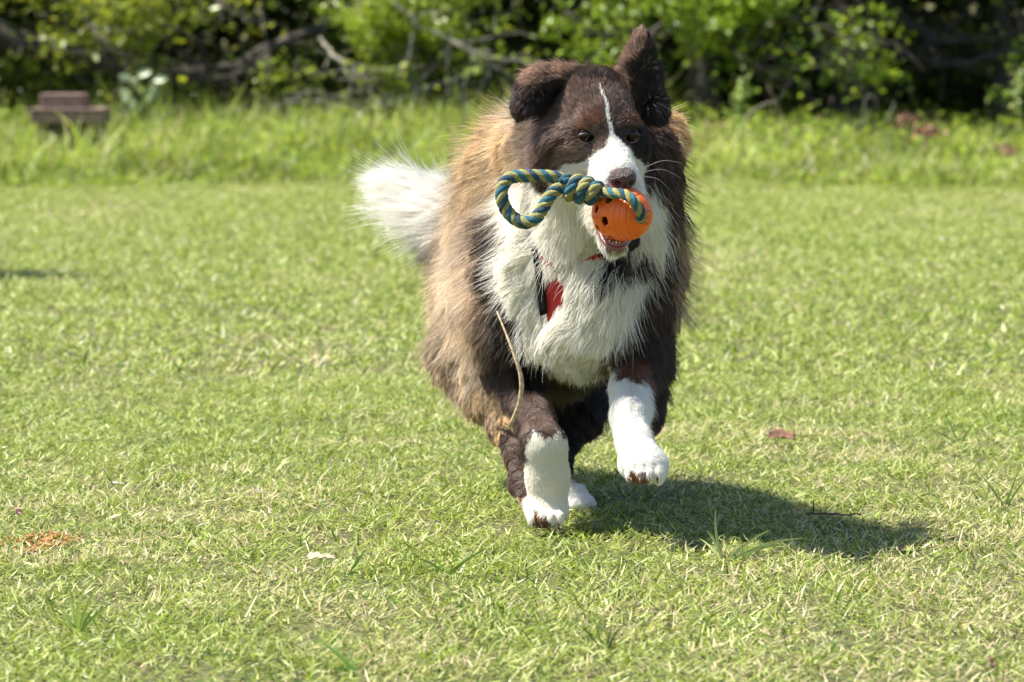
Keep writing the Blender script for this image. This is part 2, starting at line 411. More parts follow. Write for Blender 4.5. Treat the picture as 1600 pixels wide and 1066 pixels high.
def limb(pts, r0, r1, n=16, wig=.01, sides=7):
    P = smoothpath(pts, n); P[1:] += rng.normal(0, wig, (n - 1, 3)); return P, np.linspace(r0, r1, n)
def tree(name, label, base, trunk_top, r, limbs, crown_specs, bark, leaf_base, lsize=.055, yel=.25, twigleaf=.35):
    """limbs: (pixel points with Y, r0, r1); crown_specs: sprays (px0,px1,py0,py1,Y0,Y1,clusters,leaves each) and canopy boxes"""
    root = empty(name, base, label, 'tree')
    P, R = limb([base - np.array([0, 0, .1]), base * .6 + trunk_top * .4 + rng.normal(0, .03, 3), trunk_top], r * 1.15, r * .6, 14, .012, 10)
    R[:2] *= 1.25
    v, f = tube(P, R, 12); mesh_obj('trunk', v, f, bark, root)
    twigs = []; cen = []
    for pts, r0, r1 in limbs:
        Pl = [W(a, b, Y) if not isinstance(a, str) else np.array([float(a), b, Y]) for a, b, Y in pts]
        P, R = limb(Pl, r0, r1, 18, .012)
        v, f = tube(P, R, 8); mesh_obj('limb', v, f, bark, root)
        for q in range(14):                       # side twigs
            i = rng.integers(3, 18) if q else 17; s = P[min(i, 17)]; d = nrm(rng.normal(0, 1, 3) * [1, .7, .55] + nrm(P[-1] - P[0]) * .8)
            L = rng.uniform(.15, .55); e = s + d * L; mdl = (s + e) / 2 + rng.normal(0, .04, 3)
            if e[1] < 23: e[1] = 23
            tp, tr = limb([s, mdl, e], max(.004, R[min(i, 17)] * .35), .0018, 7, .006)
            twigs.append(tube(tp, tr, 4, False))
            if rng.random() < twigleaf and tp[-1][1] < 25.0: cen.append((tp[rng.integers(3, 7)], rng.integers(3, 12), .09))
    for s in crown_specs:
        if s[0] == 'spray':
            _, x0, x1, y0, y1, Y0, Y1, nc, nl = s
            for i in range(nc):
                for _ in range(8):
                    sx, sy = rng.uniform(x0, x1), rng.uniform(y0, y1)
                    if vnoise(np.array([[sx / 75, sy / 42, 0]]), 1, 91)[0] > .52: break
                Yc = rng.uniform(Y0, Y1); c = W(sx, sy, Yc)
                e = c + [rng.normal(0, .12), rng.uniform(0, .25), rng.uniform(.15, .5)]
                tp, tr = limb([e, (c + e) / 2 + rng.normal(0, .03, 3), c], .005, .002, 6, .004); twigs.append(tube(tp, tr, 4, False))
                cen.append((c, int(nl * 1.4), .06)); cen.append(((c + e) / 2, int(nl * .8), .065)); cen.append((c + rng.normal(0, .09, 3), int(nl * .8), .045))
        else:
            _, X0, X1, Y0, Y1, Z0, Z1, nc, nl = s
            for i in range(nc):
                cen.append((np.array([rng.uniform(X0, X1), rng.uniform(Y0, Y1), rng.uniform(Z0, Z1)]), nl, .28))
    if twigs:
        v, f = join(twigs); mesh_obj('twigs', v, f, bark, root, kind='stuff')
    pts = np.concatenate([c + rng.normal(0, s, (int(n), 3)) * [1, 1, .6] for c, n, s in cen])
    big = np.concatenate([np.full(int(n), 1.9 if s > .2 else 1.0) for c, n, s in cen])
    k = pts[:, 2] > ground_z(pts[:, 0], pts[:, 1]) + .05; pts, big = pts[k], big[k]
    V, Fc, cc = leaves(pts, 1.15 * lsize * big * rng.uniform(.6, 1.3, len(pts)), leafcols(len(pts), leaf_base, .7, yel) * np.array([1.45, 1.25, 1.05]))
    mesh_obj('crown', V, Fc, M_leaf, root, smooth=False, col=cc)
    return root
def G(px, Y): x = (px - 800) * Y / F; return np.array([x, Y, float(ground_z(x, Y))])
def U(px, Y, z, dx=0): x = (px - 800) * Y / F + dx; return np.array([x, Y, z])

tree('tree', 'leafy tree at the left whose thick dark limb sags across above the wooden stand', G(-130, 25.2), U(-130, 25.2, 3.4, .3), .16,
     [([(-130, -300, 25.2), (-40, 20, 24.9), (150, 92, 24.7), (310, 118, 24.6), (430, 72, 24.6), (540, 20, 24.7), (620, -60, 24.8)], .075, .035),
      ([(-130, -100, 25.2), (0, 60, 25.2), (110, 90, 25.1), (240, 130, 25.1)], .04, .012),
      ([(330, 112, 24.6), (300, 60, 24.4), (200, 20, 24.3), (120, -60, 24.2)], .03, .01),
      ([(120, 10, 24.0), (150, 50, 23.4), (185, 82, 23.3), (210, 96, 23.3)], .016, .009),
      ([(310, -40, 23.8), (335, 0, 23.3), (352, 22, 23.2)], .016, .008),
      ([(420, 95, 24.4), (360, 120, 24.0), (290, 118, 23.8), (230, 98, 23.7)], .02, .005),
      ([(430, 72, 24.6), (380, 110, 24.3), (330, 100, 24.2), (250, 70, 24.0)], .022, .006)],
     [('spray', -40, 200, -30, 60, 23.4, 24.2, 32, 20), ('spray', 180, 440, -30, 60, 23.5, 24.3, 18, 18), ('spray', -40, 420, 60, 150, 24.2, 25.2, 20, 6),
      ('box', -7.5, -1.0, 24.5, 28, 1.25, 3.6, 140, 150)], M_bark, (.16, .23, .03), .05)
tree('tree', 'bright leaved tree behind the dog with low bare grey branches reaching into the tall grass', G(640, 25.4), U(640, 25.4, 3.2, -.2), .09,
     [([(640, -120, 25.4), (700, 60, 24.8), (640, 130, 24.3), (560, 185, 24.0), (490, 200, 23.9)], .03, .006),
      ([(640, -60, 25.4), (560, 130, 24.6), (480, 148, 24.2), (400, 172, 24.1), (340, 168, 24.0)], .028, .006),
      ([(640, -20, 25.4), (760, 110, 24.6), (700, 160, 24.2), (600, 165, 24.1)], .024, .005),
      ([(640, -20, 25.4), (690, 40, 24.0), (780, 110, 23.8), (850, 130, 23.8)], .02, .006),
      ([(640, 40, 25.2), (560, 95, 24.2), (590, 140, 24.0), (690, 190, 23.9)], .02, .005),
      ([(560, -60, 24.4), (620, 10, 23.5), (690, 55, 23.3), (780, 92, 23.2), (900, 108, 23.3)], .012, .005),
      ([(500, 60, 24.3), (530, 92, 23.3), (560, 112, 23.2), (578, 130, 23.2)], .012, .007),
      ([(820, 90, 24.4), (720, 120, 23.6), (640, 150, 23.4), (560, 182, 23.3), (480, 192, 23.3)], .013, .004),
      ([(900, 150, 24.2), (800, 168, 23.5), (700, 184, 23.4), (620, 192, 23.4)], .009, .003),
      ([(640, 125, 24.6), (540, 150, 23.8), (430, 166, 23.6), (330, 176, 23.6), (270, 160, 23.6)], .010, .003)],
     [('spray', 430, 790, -30, 75, 23.4, 24.3, 46, 22), ('spray', 560, 860, 20, 120, 23.6, 24.4, 20, 16), ('spray', 380, 760, 100, 190, 23.9, 24.8, 22, 7),
      ('box', -2.4, .8, 24.7, 28, 1.35, 3.4, 95, 150)], M_barkgrey, (.17, .27, .035), .05, .35)
tree('tree', 'tree with a straight mossy grey trunk just right of the dog\'s raised ear', G(1098, 24.2), U(1102, 24.2, 3.3, .1), .098,
     [([(1098, -30, 24.2), (1180, 60, 23.8), (1280, 90, 23.6), (1380, 60, 23.5)], .03, .008),
      ([(1098, -10, 24.2), (1040, 40, 24.0), (960, 60, 23.8), (880, 20, 23.8)], .03, .008),
      ([(1420, 60, 24.6), (1360, 78, 23.6), (1300, 96, 23.3), (1240, 112, 23.3), (1180, 108, 23.3)], .009, .004),
      ([(1098, 10, 24.2), (1140, 70, 23.7), (1180, 100, 23.5), (1250, 130, 23.4)], .016, .005),
      ([(1098, -50, 24.2), (1200, 20, 23.6), (1310, 50, 23.4), (1330, 110, 23.3)], .02, .005)],
     [('spray', 990, 1260, -30, 70, 23.3, 24.0, 46, 24), ('spray', 1220, 1380, -20, 120, 23.3, 23.9, 7, 18), ('spray', 820, 1000, -30, 90, 23.6, 24.4, 14, 18),
      ('spray', 1000, 1200, 50, 90, 23.5, 24.1, 6, 14), ('spray', 1360, 1400, 90, 130, 23.4, 23.7, 2, 16),
      ('box', .3, 2.6, 24.4, 28, 1.2, 3.6, 110, 150)], M_bark, (.15, .26, .03), .05, .3)
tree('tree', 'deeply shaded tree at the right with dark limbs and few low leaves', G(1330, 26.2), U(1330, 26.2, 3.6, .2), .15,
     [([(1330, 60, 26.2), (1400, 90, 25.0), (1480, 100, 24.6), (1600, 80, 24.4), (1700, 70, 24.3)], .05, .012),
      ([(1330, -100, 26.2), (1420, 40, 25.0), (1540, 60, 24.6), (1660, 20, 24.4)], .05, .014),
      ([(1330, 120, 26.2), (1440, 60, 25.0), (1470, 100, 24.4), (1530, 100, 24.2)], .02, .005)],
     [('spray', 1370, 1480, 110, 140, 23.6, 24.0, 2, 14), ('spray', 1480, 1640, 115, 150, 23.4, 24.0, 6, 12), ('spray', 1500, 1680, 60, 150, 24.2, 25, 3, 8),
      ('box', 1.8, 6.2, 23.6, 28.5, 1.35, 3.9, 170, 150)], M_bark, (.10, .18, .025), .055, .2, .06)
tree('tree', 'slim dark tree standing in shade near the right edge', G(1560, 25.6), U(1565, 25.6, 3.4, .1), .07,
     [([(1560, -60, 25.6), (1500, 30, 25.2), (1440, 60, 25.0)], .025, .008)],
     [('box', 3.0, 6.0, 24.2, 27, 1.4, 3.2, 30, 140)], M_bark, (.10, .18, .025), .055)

def forest():
    # the wood behind reads as one dark mass: undergrowth and crowns on the slope
    n = 90000; y = rng.uniform(27.2, 37, n); x = rng.uniform(-9, 9, n)
    z = ground_z(x, y) + rng.random(n) ** 1.2 * 5.2
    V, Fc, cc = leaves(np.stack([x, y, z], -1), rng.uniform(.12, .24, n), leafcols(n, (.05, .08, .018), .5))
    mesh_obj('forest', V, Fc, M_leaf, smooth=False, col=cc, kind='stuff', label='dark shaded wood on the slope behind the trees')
    n = 15000; y = rng.uniform(25.2, 27.5, n); x = rng.uniform(-6.5, 6.5, n)
    z = ground_z(x, y) + rng.random(n) * (.45 + .5 * vnoise(np.stack([x, y, 0 * x], -1), 1.1, 77))
    k = ((x < 1.1) | (rng.random(n) < .1)) & (vnoise(np.stack([x, y, z], -1), 2.6, 78) > .35); x, y, z = x[k], y[k], z[k]; n = len(x)
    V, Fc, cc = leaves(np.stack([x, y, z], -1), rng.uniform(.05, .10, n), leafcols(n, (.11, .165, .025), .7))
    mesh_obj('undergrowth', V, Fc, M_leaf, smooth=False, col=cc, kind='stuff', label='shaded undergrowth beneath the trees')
forest()

def broadleaf():
    Y = 22.9; b = G(216, Y)
    root = empty('broad_leaf_plant', b, 'plant with a few big pale shiny leaves right of the wooden stand', 'plant')
    m = mat('pale_leaf', (.34, .43, .22), .4, noise=(12, (.50, .57, .38), 3), transl=.4)
    ms = mat('green_stalk', (.10, .16, .04), .6)
    for (px, py, s, a) in ((196, 150, 24, 2.0), (238, 146, 26, 1.2), (226, 114, 20, .3), (250, 124, 20, .1), (196, 122, 18, 2.8), (206, 160, 18, 1.7)):
        c = W(px, py, Y - rng.uniform(0, .1)); L = s * 1.2 * Y / F
        ax = np.array([math.cos(a), -.3, math.sin(a) * .9]); ax /= np.linalg.norm(ax); sd = np.cross(ax, [.1, -1, .4]); sd /= np.linalg.norm(sd); nn = np.cross(sd, ax)
        V = []; Fc = []
        for i in range(9):
            t = i / 8; wd = .27 * math.sin(math.pi * (.04 + .92 * t)) ** .7
            for j in range(5):
                u = j / 2 - 1; V.append(c + ax * (t - .5) * L + sd * u * wd * L + nn * (abs(u) * .1 - .35 * (t - .5) ** 2) * L)
        Fc = [(i * 5 + j, i * 5 + j + 1, (i + 1) * 5 + j + 1, (i + 1) * 5 + j) for i in range(8) for j in range(4)]
        mesh_obj('leaf', V, Fc, m, root)
        v, f = tube(smoothpath([b + rng.normal(0, .01, 3), (b + c) / 2 + [rng.normal(0, .03), 0, .03], c - ax * L * .5], 8), np.linspace(.006, .003, 8), 5)
        mesh_obj('stalk', v, f, ms, root)
broadleaf()

def weedstalk(px0, pts, Y, r, color, label, head=None, leaf=False, name='dry_stalk', cat='plant'):
    b = G(px0, Y); root = empty(name, b, label, cat)
    P = smoothpath([b] + [W(a, c, Y) for a, c in pts], 16); v, f = tube(P, np.linspace(r, r * .6, 16), 6)
    mesh_obj('stem', v, f, mat('stem_mat', color, .85), root)
    if head is not None:
        n = 60; c = P[-1] + rng.normal(0, head * .4, (n, 3)) * [1.4, 1, .7]
        V, Fc, cc = leaves(c, head * rng.uniform(.5, 1.1, n), leafcols(n, (.30, .17, .13), .5), 1)
        mesh_obj('seed_head', V, Fc, mat('seed', attr=True, rough=.9), root, smooth=False, col=cc)
    if leaf:
        n = 90; c = P[rng.integers(4, 16, n)] + rng.normal(0, .018, (n, 3))
        V, Fc, cc = leaves(c, rng.uniform(.025, .045, n), leafcols(n, (.30, .40, .12), .4), 1)
        mesh_obj('foliage', V, Fc, M_leaf, root, smooth=False, col=cc)
weedstalk(1232, [(1222, 190), (1212, 160), (1200, 134)], 22.6, .005, (.34, .22, .15), 'leaning reddish dry stalk standing in the bank beside the grey trunk')
weedstalk(1150, [(1165, 185), (1190, 165), (1212, 158)], 22.5, .005, (.36, .33, .24), 'pale dry stalk slanting up to the reddish stalk')
weedstalk(1140, [(1152, 180), (1156, 150), (1160, 122)], 22.8, .006, (.25, .34, .08), 'upright green weed stem with small leaves between trunk and dry stalks', leaf=True)
weedstalk(1350, [(1350, 170), (1354, 152), (1366, 152), (1372, 170)], 22.6, .0035, (.25, .23, .18), 'hooked grey dry stem at the top of the bank at right')
weedstalk(1385, [(1388, 190), (1394, 170), (1398, 160)], 22.5, .0035, (.30, .36, .28), 'short straight grey stem next to the hooked stem')
weedstalk(1418, [(1416, 200), (1416, 186)], 22.3, .007, (.33, .22, .17), 'brown seed head at the crest of the bank at right', head=.05)
weedstalk(1445, [(1446, 212), (1448, 204)], 22.0, .007, (.33, .22, .17), 'drooping brown seed head lower down the bank at right', head=.055)
weedstalk(1575, [(1574, 240), (1573, 232)], 21.7, .007, (.33, .24, .19), 'greyish brown seed head near the right edge of the bank', head=.05)
weedstalk(1118, [(1118, 212), (1118, 200)], 22.9, .007, (.33, .22, .17), 'dull red-brown seed head at the foot of the grey trunk', head=.045)
weedstalk(1590, [(1592, 150), (1593, 108)], 23.0, .006, (.3, .36, .12), 'tall green weed at the right edge in front of the dark tree', leaf=True)

def sapling():
    # stands left of the frame; its shade falls on the lawn at the left edge
    b = np.array([-2.42, 13.0, 0.0]); root = empty('young_tree', b, 'thin young tree on the lawn just outside the left edge', 'tree')
    v, f = tube(smoothpath([b, b + [.03, 0, .6], b + [0, .02, 1.25]], 12), np.linspace(.018, .006, 12), 7); mesh_obj('trunk', v, f, M_bark, root)
    n = 900; t = rng.random(n); c = b + np.stack([rng.normal(0, .13, n), rng.normal(0, .10, n), .5 + t * .75], -1)
    V, Fc, cc = leaves(c, rng.uniform(.04, .08, n), leafcols(n, (.12, .22, .03)))
    mesh_obj('crown', V, Fc, M_leaf, root, smooth=False, col=cc)
sapling()
# ------------------------------------------------------------------ the dog
# Body: one continuous surface. Anatomy is laid out as rounded limbs and masses in place, blended as a distance field on a
# 3 mm grid and turned into one mesh; the coat is real strands combed over it.
LB = {'torso': 0, 'head': 1, 'ear': 2, 'fr': 3, 'fl': 4, 'hind': 5, 'tail': 6}
H_f = np.array([math.sin(.28) * math.cos(.43), -math.cos(.28) * math.cos(.43), -math.sin(.43)])
H_r = np.array([math.cos(.28), math.sin(.28), 0.0])
H_u = np.cross(H_r, H_f); H_u = H_u if H_u[2] > 0 else -H_u
H_o = W(951, 213, 5.99)
def H(x, y, z): return H_o + x * H_r + y * H_f + z * H_u
prims = []
def cap(label, a, b, ra, rb, k=.02, sub=False): prims.append(('c', LB[label], np.array(a), np.array(b), ra, rb, k, sub))
def ell(label, c, r, axes=None, k=.02, sub=False):
    prims.append(('e', LB[label], np.array(c), np.array(r), np.eye(3) if axes is None else np.array(axes), None, k, sub))
def chain(label, pts, k=.02):
    for a, b in zip(pts[:-1], pts[1:]): cap(label, W(*a[:3]), W(*b[:3]), a[3], b[3], k)
HA = [H_r, H_f, H_u]
# torso
chain('torso', [(915, 350, 6.24, .095), (905, 420, 6.30, .120), (880, 440, 6.45, .130), (838, 445, 6.65, .120), (800, 435, 6.86, .104)], .05)
chain('torso', [(945, 250, 6.17, .080), (915, 330, 6.22, .100)], .05)
chain('torso', [(900, 430, 6.20, .092), (902, 490, 6.20, .075), (905, 535, 6.25, .045)], .05)
ell('torso', W(960, 410, 6.30), (.085, .10, .13), k=.05)
ell('torso', W(1040, 203, 6.27), (.018, .025, .022), k=.02)
ell('torso', W(822, 325, 6.46), (.082, .14, .095), k=.05)
chain('torso', [(880, 225, 6.26, .062), (832, 265, 6.42, .056), (788, 340, 6.70, .076)], .05)
chain('torso', [(1004, 240, 6.18, .042), (1005, 330, 6.22, .050)], .05)       # ruff over the shoulders
chain('torso', [(880, 545, 6.38, .062), (865, 550, 6.55, .078)], .05)
# shoulders and front legs
chain('torso', [(815, 400, 6.30, .065), (806, 500, 6.30, .060)], .04)
chain('fr', [(806, 500, 6.30, .058), (804, 570, 6.30, .041), (813, 612, 6.28, .032), (834, 655, 6.20, .0275), (850, 695, 6.14, .0315)], .03)
chain('fr', [(850, 695, 6.135, .031), (856, 745, 6.145, .029), (855, 785, 6.15, .030)], .02)
ell('fr', W(853, 800, 6.145), (.033, .040, .024), k=.015)
chain('torso', [(992, 400, 6.28, .056), (994, 490, 6.25, .048)], .04)
chain('fl', [(997, 490, 6.25, .050), (1001, 555, 6.22, .037), (986, 605, 6.15, .030)], .03)
chain('fl', [(986, 605, 6.15, .030), (983, 650, 6.08, .0265), (991, 692, 6.035, .0245), (1001, 720, 6.01, .026)], .010)
cap('fl', W(1012, 555, 6.27), W(1018, 665, 6.15), .022, .011, .012)
ell('fl', W(1004, 727, 5.995), (.035, .036, .024), k=.025)
# toes
for s in (-1.5, -.5, .5, 1.5):
    c = W(853, 808, 6.12) + [s * .0135, -.016 + .006 * abs(s), 0]; ell('fr', c + [0, -.004, 0], (.0085, .018, .0125), k=.003)
    c = W(1006, 738, 5.98) + [s * .0135, -.012 + .006 * abs(s), 0]; ell('fl', c + [0, -.004, -.002], (.0085, .017, .0145), k=.003)
# hind legs
chain('hind', [(778, 468, 6.84, .100), (758, 540, 6.80, .074), (776, 608, 6.72, .047), (796, 670, 6.62, .025), (808, 715, 6.56, .0155), (814, 755, 6.50, .014), (836, 795, 6.42, .020)], .03)
chain('hind', [(868, 500, 6.80, .09), (886, 585, 6.72, .066), (884, 640, 6.66, .045), (870, 690, 6.62, .024), (872, 730, 6.58, .016), (890, 770, 6.50, .017), (900, 782, 6.47, .019)], .03)
ell('hind', W(908, 787, 6.445), (.022, .030, .014), k=.012)
# tail
chain('tail', [(750, 385, 6.92, .040), (712, 345, 6.97, .026), (672, 318, 7.0, .014), (645, 300, 7.02, .006)], .03)
# head
ell('head', H(0, -.070, -.006), (.056, .072, .058), HA, .02)
cap('head', H(0, -.02, -.004), H(0, -.085, .030), .036, .040, .03)
for s in (-1, 1):
    ell('head', H(s * .040, -.062, -.045), (.038, .050, .042), HA, .03)
    ell('head', H(s * .046, -.032, -.016), (.020, .030, .018), HA, .02)
    ell('head', H(s * .027, -.018, .016), (.020, .018, .013), HA, .015)
    ell('head', H(s * .0145, .060, -.046), (.0165, .034, .017), HA, .014)
cap('head', H(0, -.02, -.030), H(0, .070, -.034), .036, .0235, .02)
cap('head', H(0, -.01, -.006), H(0, .074, -.020), .018, .0125, .018)
cap('head', W(930, 255, 6.08), W(925, 300, 6.13), .060, .075, .04)
for s in (-1, 1): ell('head', H(s * .037, .001, .0), (.0132, .011, .0103), HA, .006, True)
# lower jaw, opened round the toy
JT = W(960, 380, 5.960); JH = H(0, -.055, -.060)
cap('head', JH + .015 * H_r, JT + [.007, .006, .002], .026, .011, .014); cap('head', JH - .015 * H_r, JT + [-.009, .006, .002], .026, .011, .014)
ell('head', W(958, 352, 5.945), (.017, .03, .020), k=.006, sub=True)
# ears
def flatcap(pts, thick, k=.012):
    for a, b in zip(pts[:-1], pts[1:]):
        A = W(*a[:3]); B = W(*b[:3])
        for s in np.linspace(0, 1, 4)[:-1] if True else ():
            p = A * (1 - s) + B * s; r = a[3] * (1 - s) + b[3] * s; d = nrm(B - A)
            yv = np.array([0, 1.0, 0]); sd = nrm(np.cross(d, yv)); nn = np.cross(sd, d)
            ell('ear', p, (r, thick * (.4 + .6 * r / pts[0][3]), np.linalg.norm(B - A) * .45), [sd, nn, d], k)
flatcap([(924, 152, 6.07, .030), (906, 143, 6.07, .031), (882, 136, 6.075, .026), (856, 127, 6.065, .021), (832, 138, 6.045, .017), (817, 160, 6.03, .011), (812, 176, 6.02, .006)], .013)
flatcap([(905, 170, 6.08, .022), (870, 160, 6.09, .022), (842, 160, 6.085, .016)], .008)
flatcap([(992, 168, 6.09, .042), (994, 138, 6.10, .032), (1000, 108, 6.105, .020), (1004, 86, 6.11, .014), (1003, 66, 6.11, .009), (1001, 50, 6.11, .003)], .012)
ell('ear', W(1008, 122, 6.075), (.013, .012, .034), k=.006, sub=True)

GS = .003
gmin = np.array([-.30, 5.82, -.012]); gmax = np.array([.34, 7.12, .86])
gn = np.ceil((gmax - gmin) / GS).astype(int)
SDF = np.full(gn, .08, np.float32); LAB = np.zeros(gn, np.int8); BEST = np.full(gn, 9., np.float32)
for kind, lb, a, b, c_, d_, k, sub in prims:
    if kind == 'c': lo = np.minimum(a, b) - max(c_, d_) - .085; hi = np.maximum(a, b) + max(c_, d_) + .085
    else: lo = a - max(b) - .085; hi = a + max(b) + .085
    i0 = np.clip(((lo - gmin) / GS).astype(int), 0, gn - 1); i1 = np.clip(((hi - gmin) / GS).astype(int) + 1, 1, gn)
    sl = tuple(slice(i0[t], i1[t]) for t in range(3))
    X = (gmin[0] + GS * np.arange(i0[0], i1[0], dtype=np.float32))[:, None, None]
    Y = (gmin[1] + GS * np.arange(i0[1], i1[1], dtype=np.float32))[None, :, None]
    Z = (gmin[2] + GS * np.arange(i0[2], i1[2], dtype=np.float32))[None, None, :]
    X = X.astype(np.float32); Y = Y.astype(np.float32); Z = Z.astype(np.float32)
    if kind == 'c':
        ba = b - a; l2 = float(ba.dot(ba))
        t = np.clip(((X - a[0]) * ba[0] + (Y - a[1]) * ba[1] + (Z - a[2]) * ba[2]) / l2, 0, 1).astype(np.float32)
        d = np.sqrt((X - a[0] - t * ba[0]) ** 2 + (Y - a[1] - t * ba[1]) ** 2 + (Z - a[2] - t * ba[2]) ** 2) - (c_ + t * (d_ - c_))
    else:
        ax = c_; q1 = 0; q2 = 0
        for t in range(3):
            s_ = (X - a[0]) * ax[t][0] + (Y - a[1]) * ax[t][1] + (Z - a[2]) * ax[t][2]
            q1 = q1 + (s_ / b[t]) ** 2; q2 = q2 + (s_ / b[t] ** 2) ** 2
        k0 = np.sqrt(q1); d = k0 * (k0 - 1) / np.maximum(np.sqrt(q2), 1e-6)
    d = d.astype(np.float32); S = SDF[sl]
    if sub:
        h = np.clip(.5 - .5 * (S + d) / k, 0, 1); SDF[sl] = S * (1 - h) - d * h + k * h * (1 - h)
    else:
        h = np.clip(.5 + .5 * (S - d) / k, 0, 1); SDF[sl] = S * (1 - h) + d * h - k * h * (1 - h)
        L_ = LAB[sl]; B_ = BEST[sl]; mk = d < B_; L_[mk] = lb; B_[mk] = d[mk]; LAB[sl] = L_; BEST[sl] = B_
del BEST
def sdf(p):
    q_ = (p - gmin) / GS; i = np.clip(q_.astype(int), 0, gn - 2); f = np.clip(q_ - i, 0, 1)
    r = 0
    for dx in (0, 1):
        for dy in (0, 1):
            for dz in (0, 1):
                r = r + SDF[i[:, 0] + dx, i[:, 1] + dy, i[:, 2] + dz] * (f[:, 0] if dx else 1 - f[:, 0]) * (f[:, 1] if dy else 1 - f[:, 1]) * (f[:, 2] if dz else 1 - f[:, 2])
    return r
def sdfgrad(p, e=.005):
    g = np.stack([sdf(p + [e, 0, 0]) - sdf(p - [e, 0, 0]), sdf(p + [0, e, 0]) - sdf(p - [0, e, 0]), sdf(p + [0, 0, e]) - sdf(p - [0, 0, e])], -1)
    return nrm(g)
def labels(p):
    i = np.clip(np.round((p - gmin) / GS).astype(int), 0, gn - 1); return LAB[i[:, 0], i[:, 1], i[:, 2]]

def surface_nets():
    ins = SDF < 0
    c = np.zeros(gn - 1, np.int8)
    for dx in (0, 1):
        for dy in (0, 1):
            for dz in (0, 1): c += ins[dx:gn[0] - 1 + dx, dy:gn[1] - 1 + dy, dz:gn[2] - 1 + dz]
    act = (c > 0) & (c < 8); ids = np.argwhere(act)
    idx = np.full(act.shape, -1, np.int32); idx[act] = np.arange(len(ids))
    acc = np.zeros((len(ids), 3)); cnt = np.zeros(len(ids))
    cor = [(dx, dy, dz) for dx in (0, 1) for dy in (0, 1) for dz in (0, 1)]
    val = {k: SDF[ids[:, 0] + k[0], ids[:, 1] + k[1], ids[:, 2] + k[2]] for k in cor}
    for k in cor:
        for ax in range(3):
            if k[ax]: continue
            k2 = list(k); k2[ax] = 1; k2 = tuple(k2); a, b = val[k], val[k2]; m = (a < 0) != (b < 0)
            t = np.where(m, a / np.where(m, a - b, 1), 0); p = np.tile(np.array(k, float), (len(ids), 1)); p[:, ax] += t
            acc[m] += p[m]; cnt += m
    V = gmin + GS * (ids + acc / cnt[:, None])
    Fq = []
    for ax in range(3):
        u, v = [(1, 2), (2, 0), (0, 1)][ax]
        sl0 = [slice(None)] * 3; sl1 = [slice(None)] * 3; sl0[ax] = slice(0, -1); sl1[ax] = slice(1, None)
        a, b = ins[tuple(sl0)], ins[tuple(sl1)]
        for flip in (0, 1):
            e = np.argwhere((a & ~b) if flip else (~a & b)); e = e[(e[:, u] > 0) & (e[:, v] > 0)]
            def g(du, dv):
                t = e.copy(); t[:, u] -= du; t[:, v] -= dv; return idx[t[:, 0], t[:, 1], t[:, 2]]
            qd = np.stack([g(1, 1), g(0, 1), g(0, 0), g(1, 0)], -1)
            Fq.append(qd if flip else qd[:, ::-1])
    return V, np.concatenate(Fq)
DV, DF = surface_nets()
dog_o = W(880, 840, 6.4); dog_o[2] = 0
dog = empty('dog', dog_o, 'brown and white long haired dog running with an orange ball and rope in its mouth', 'dog')

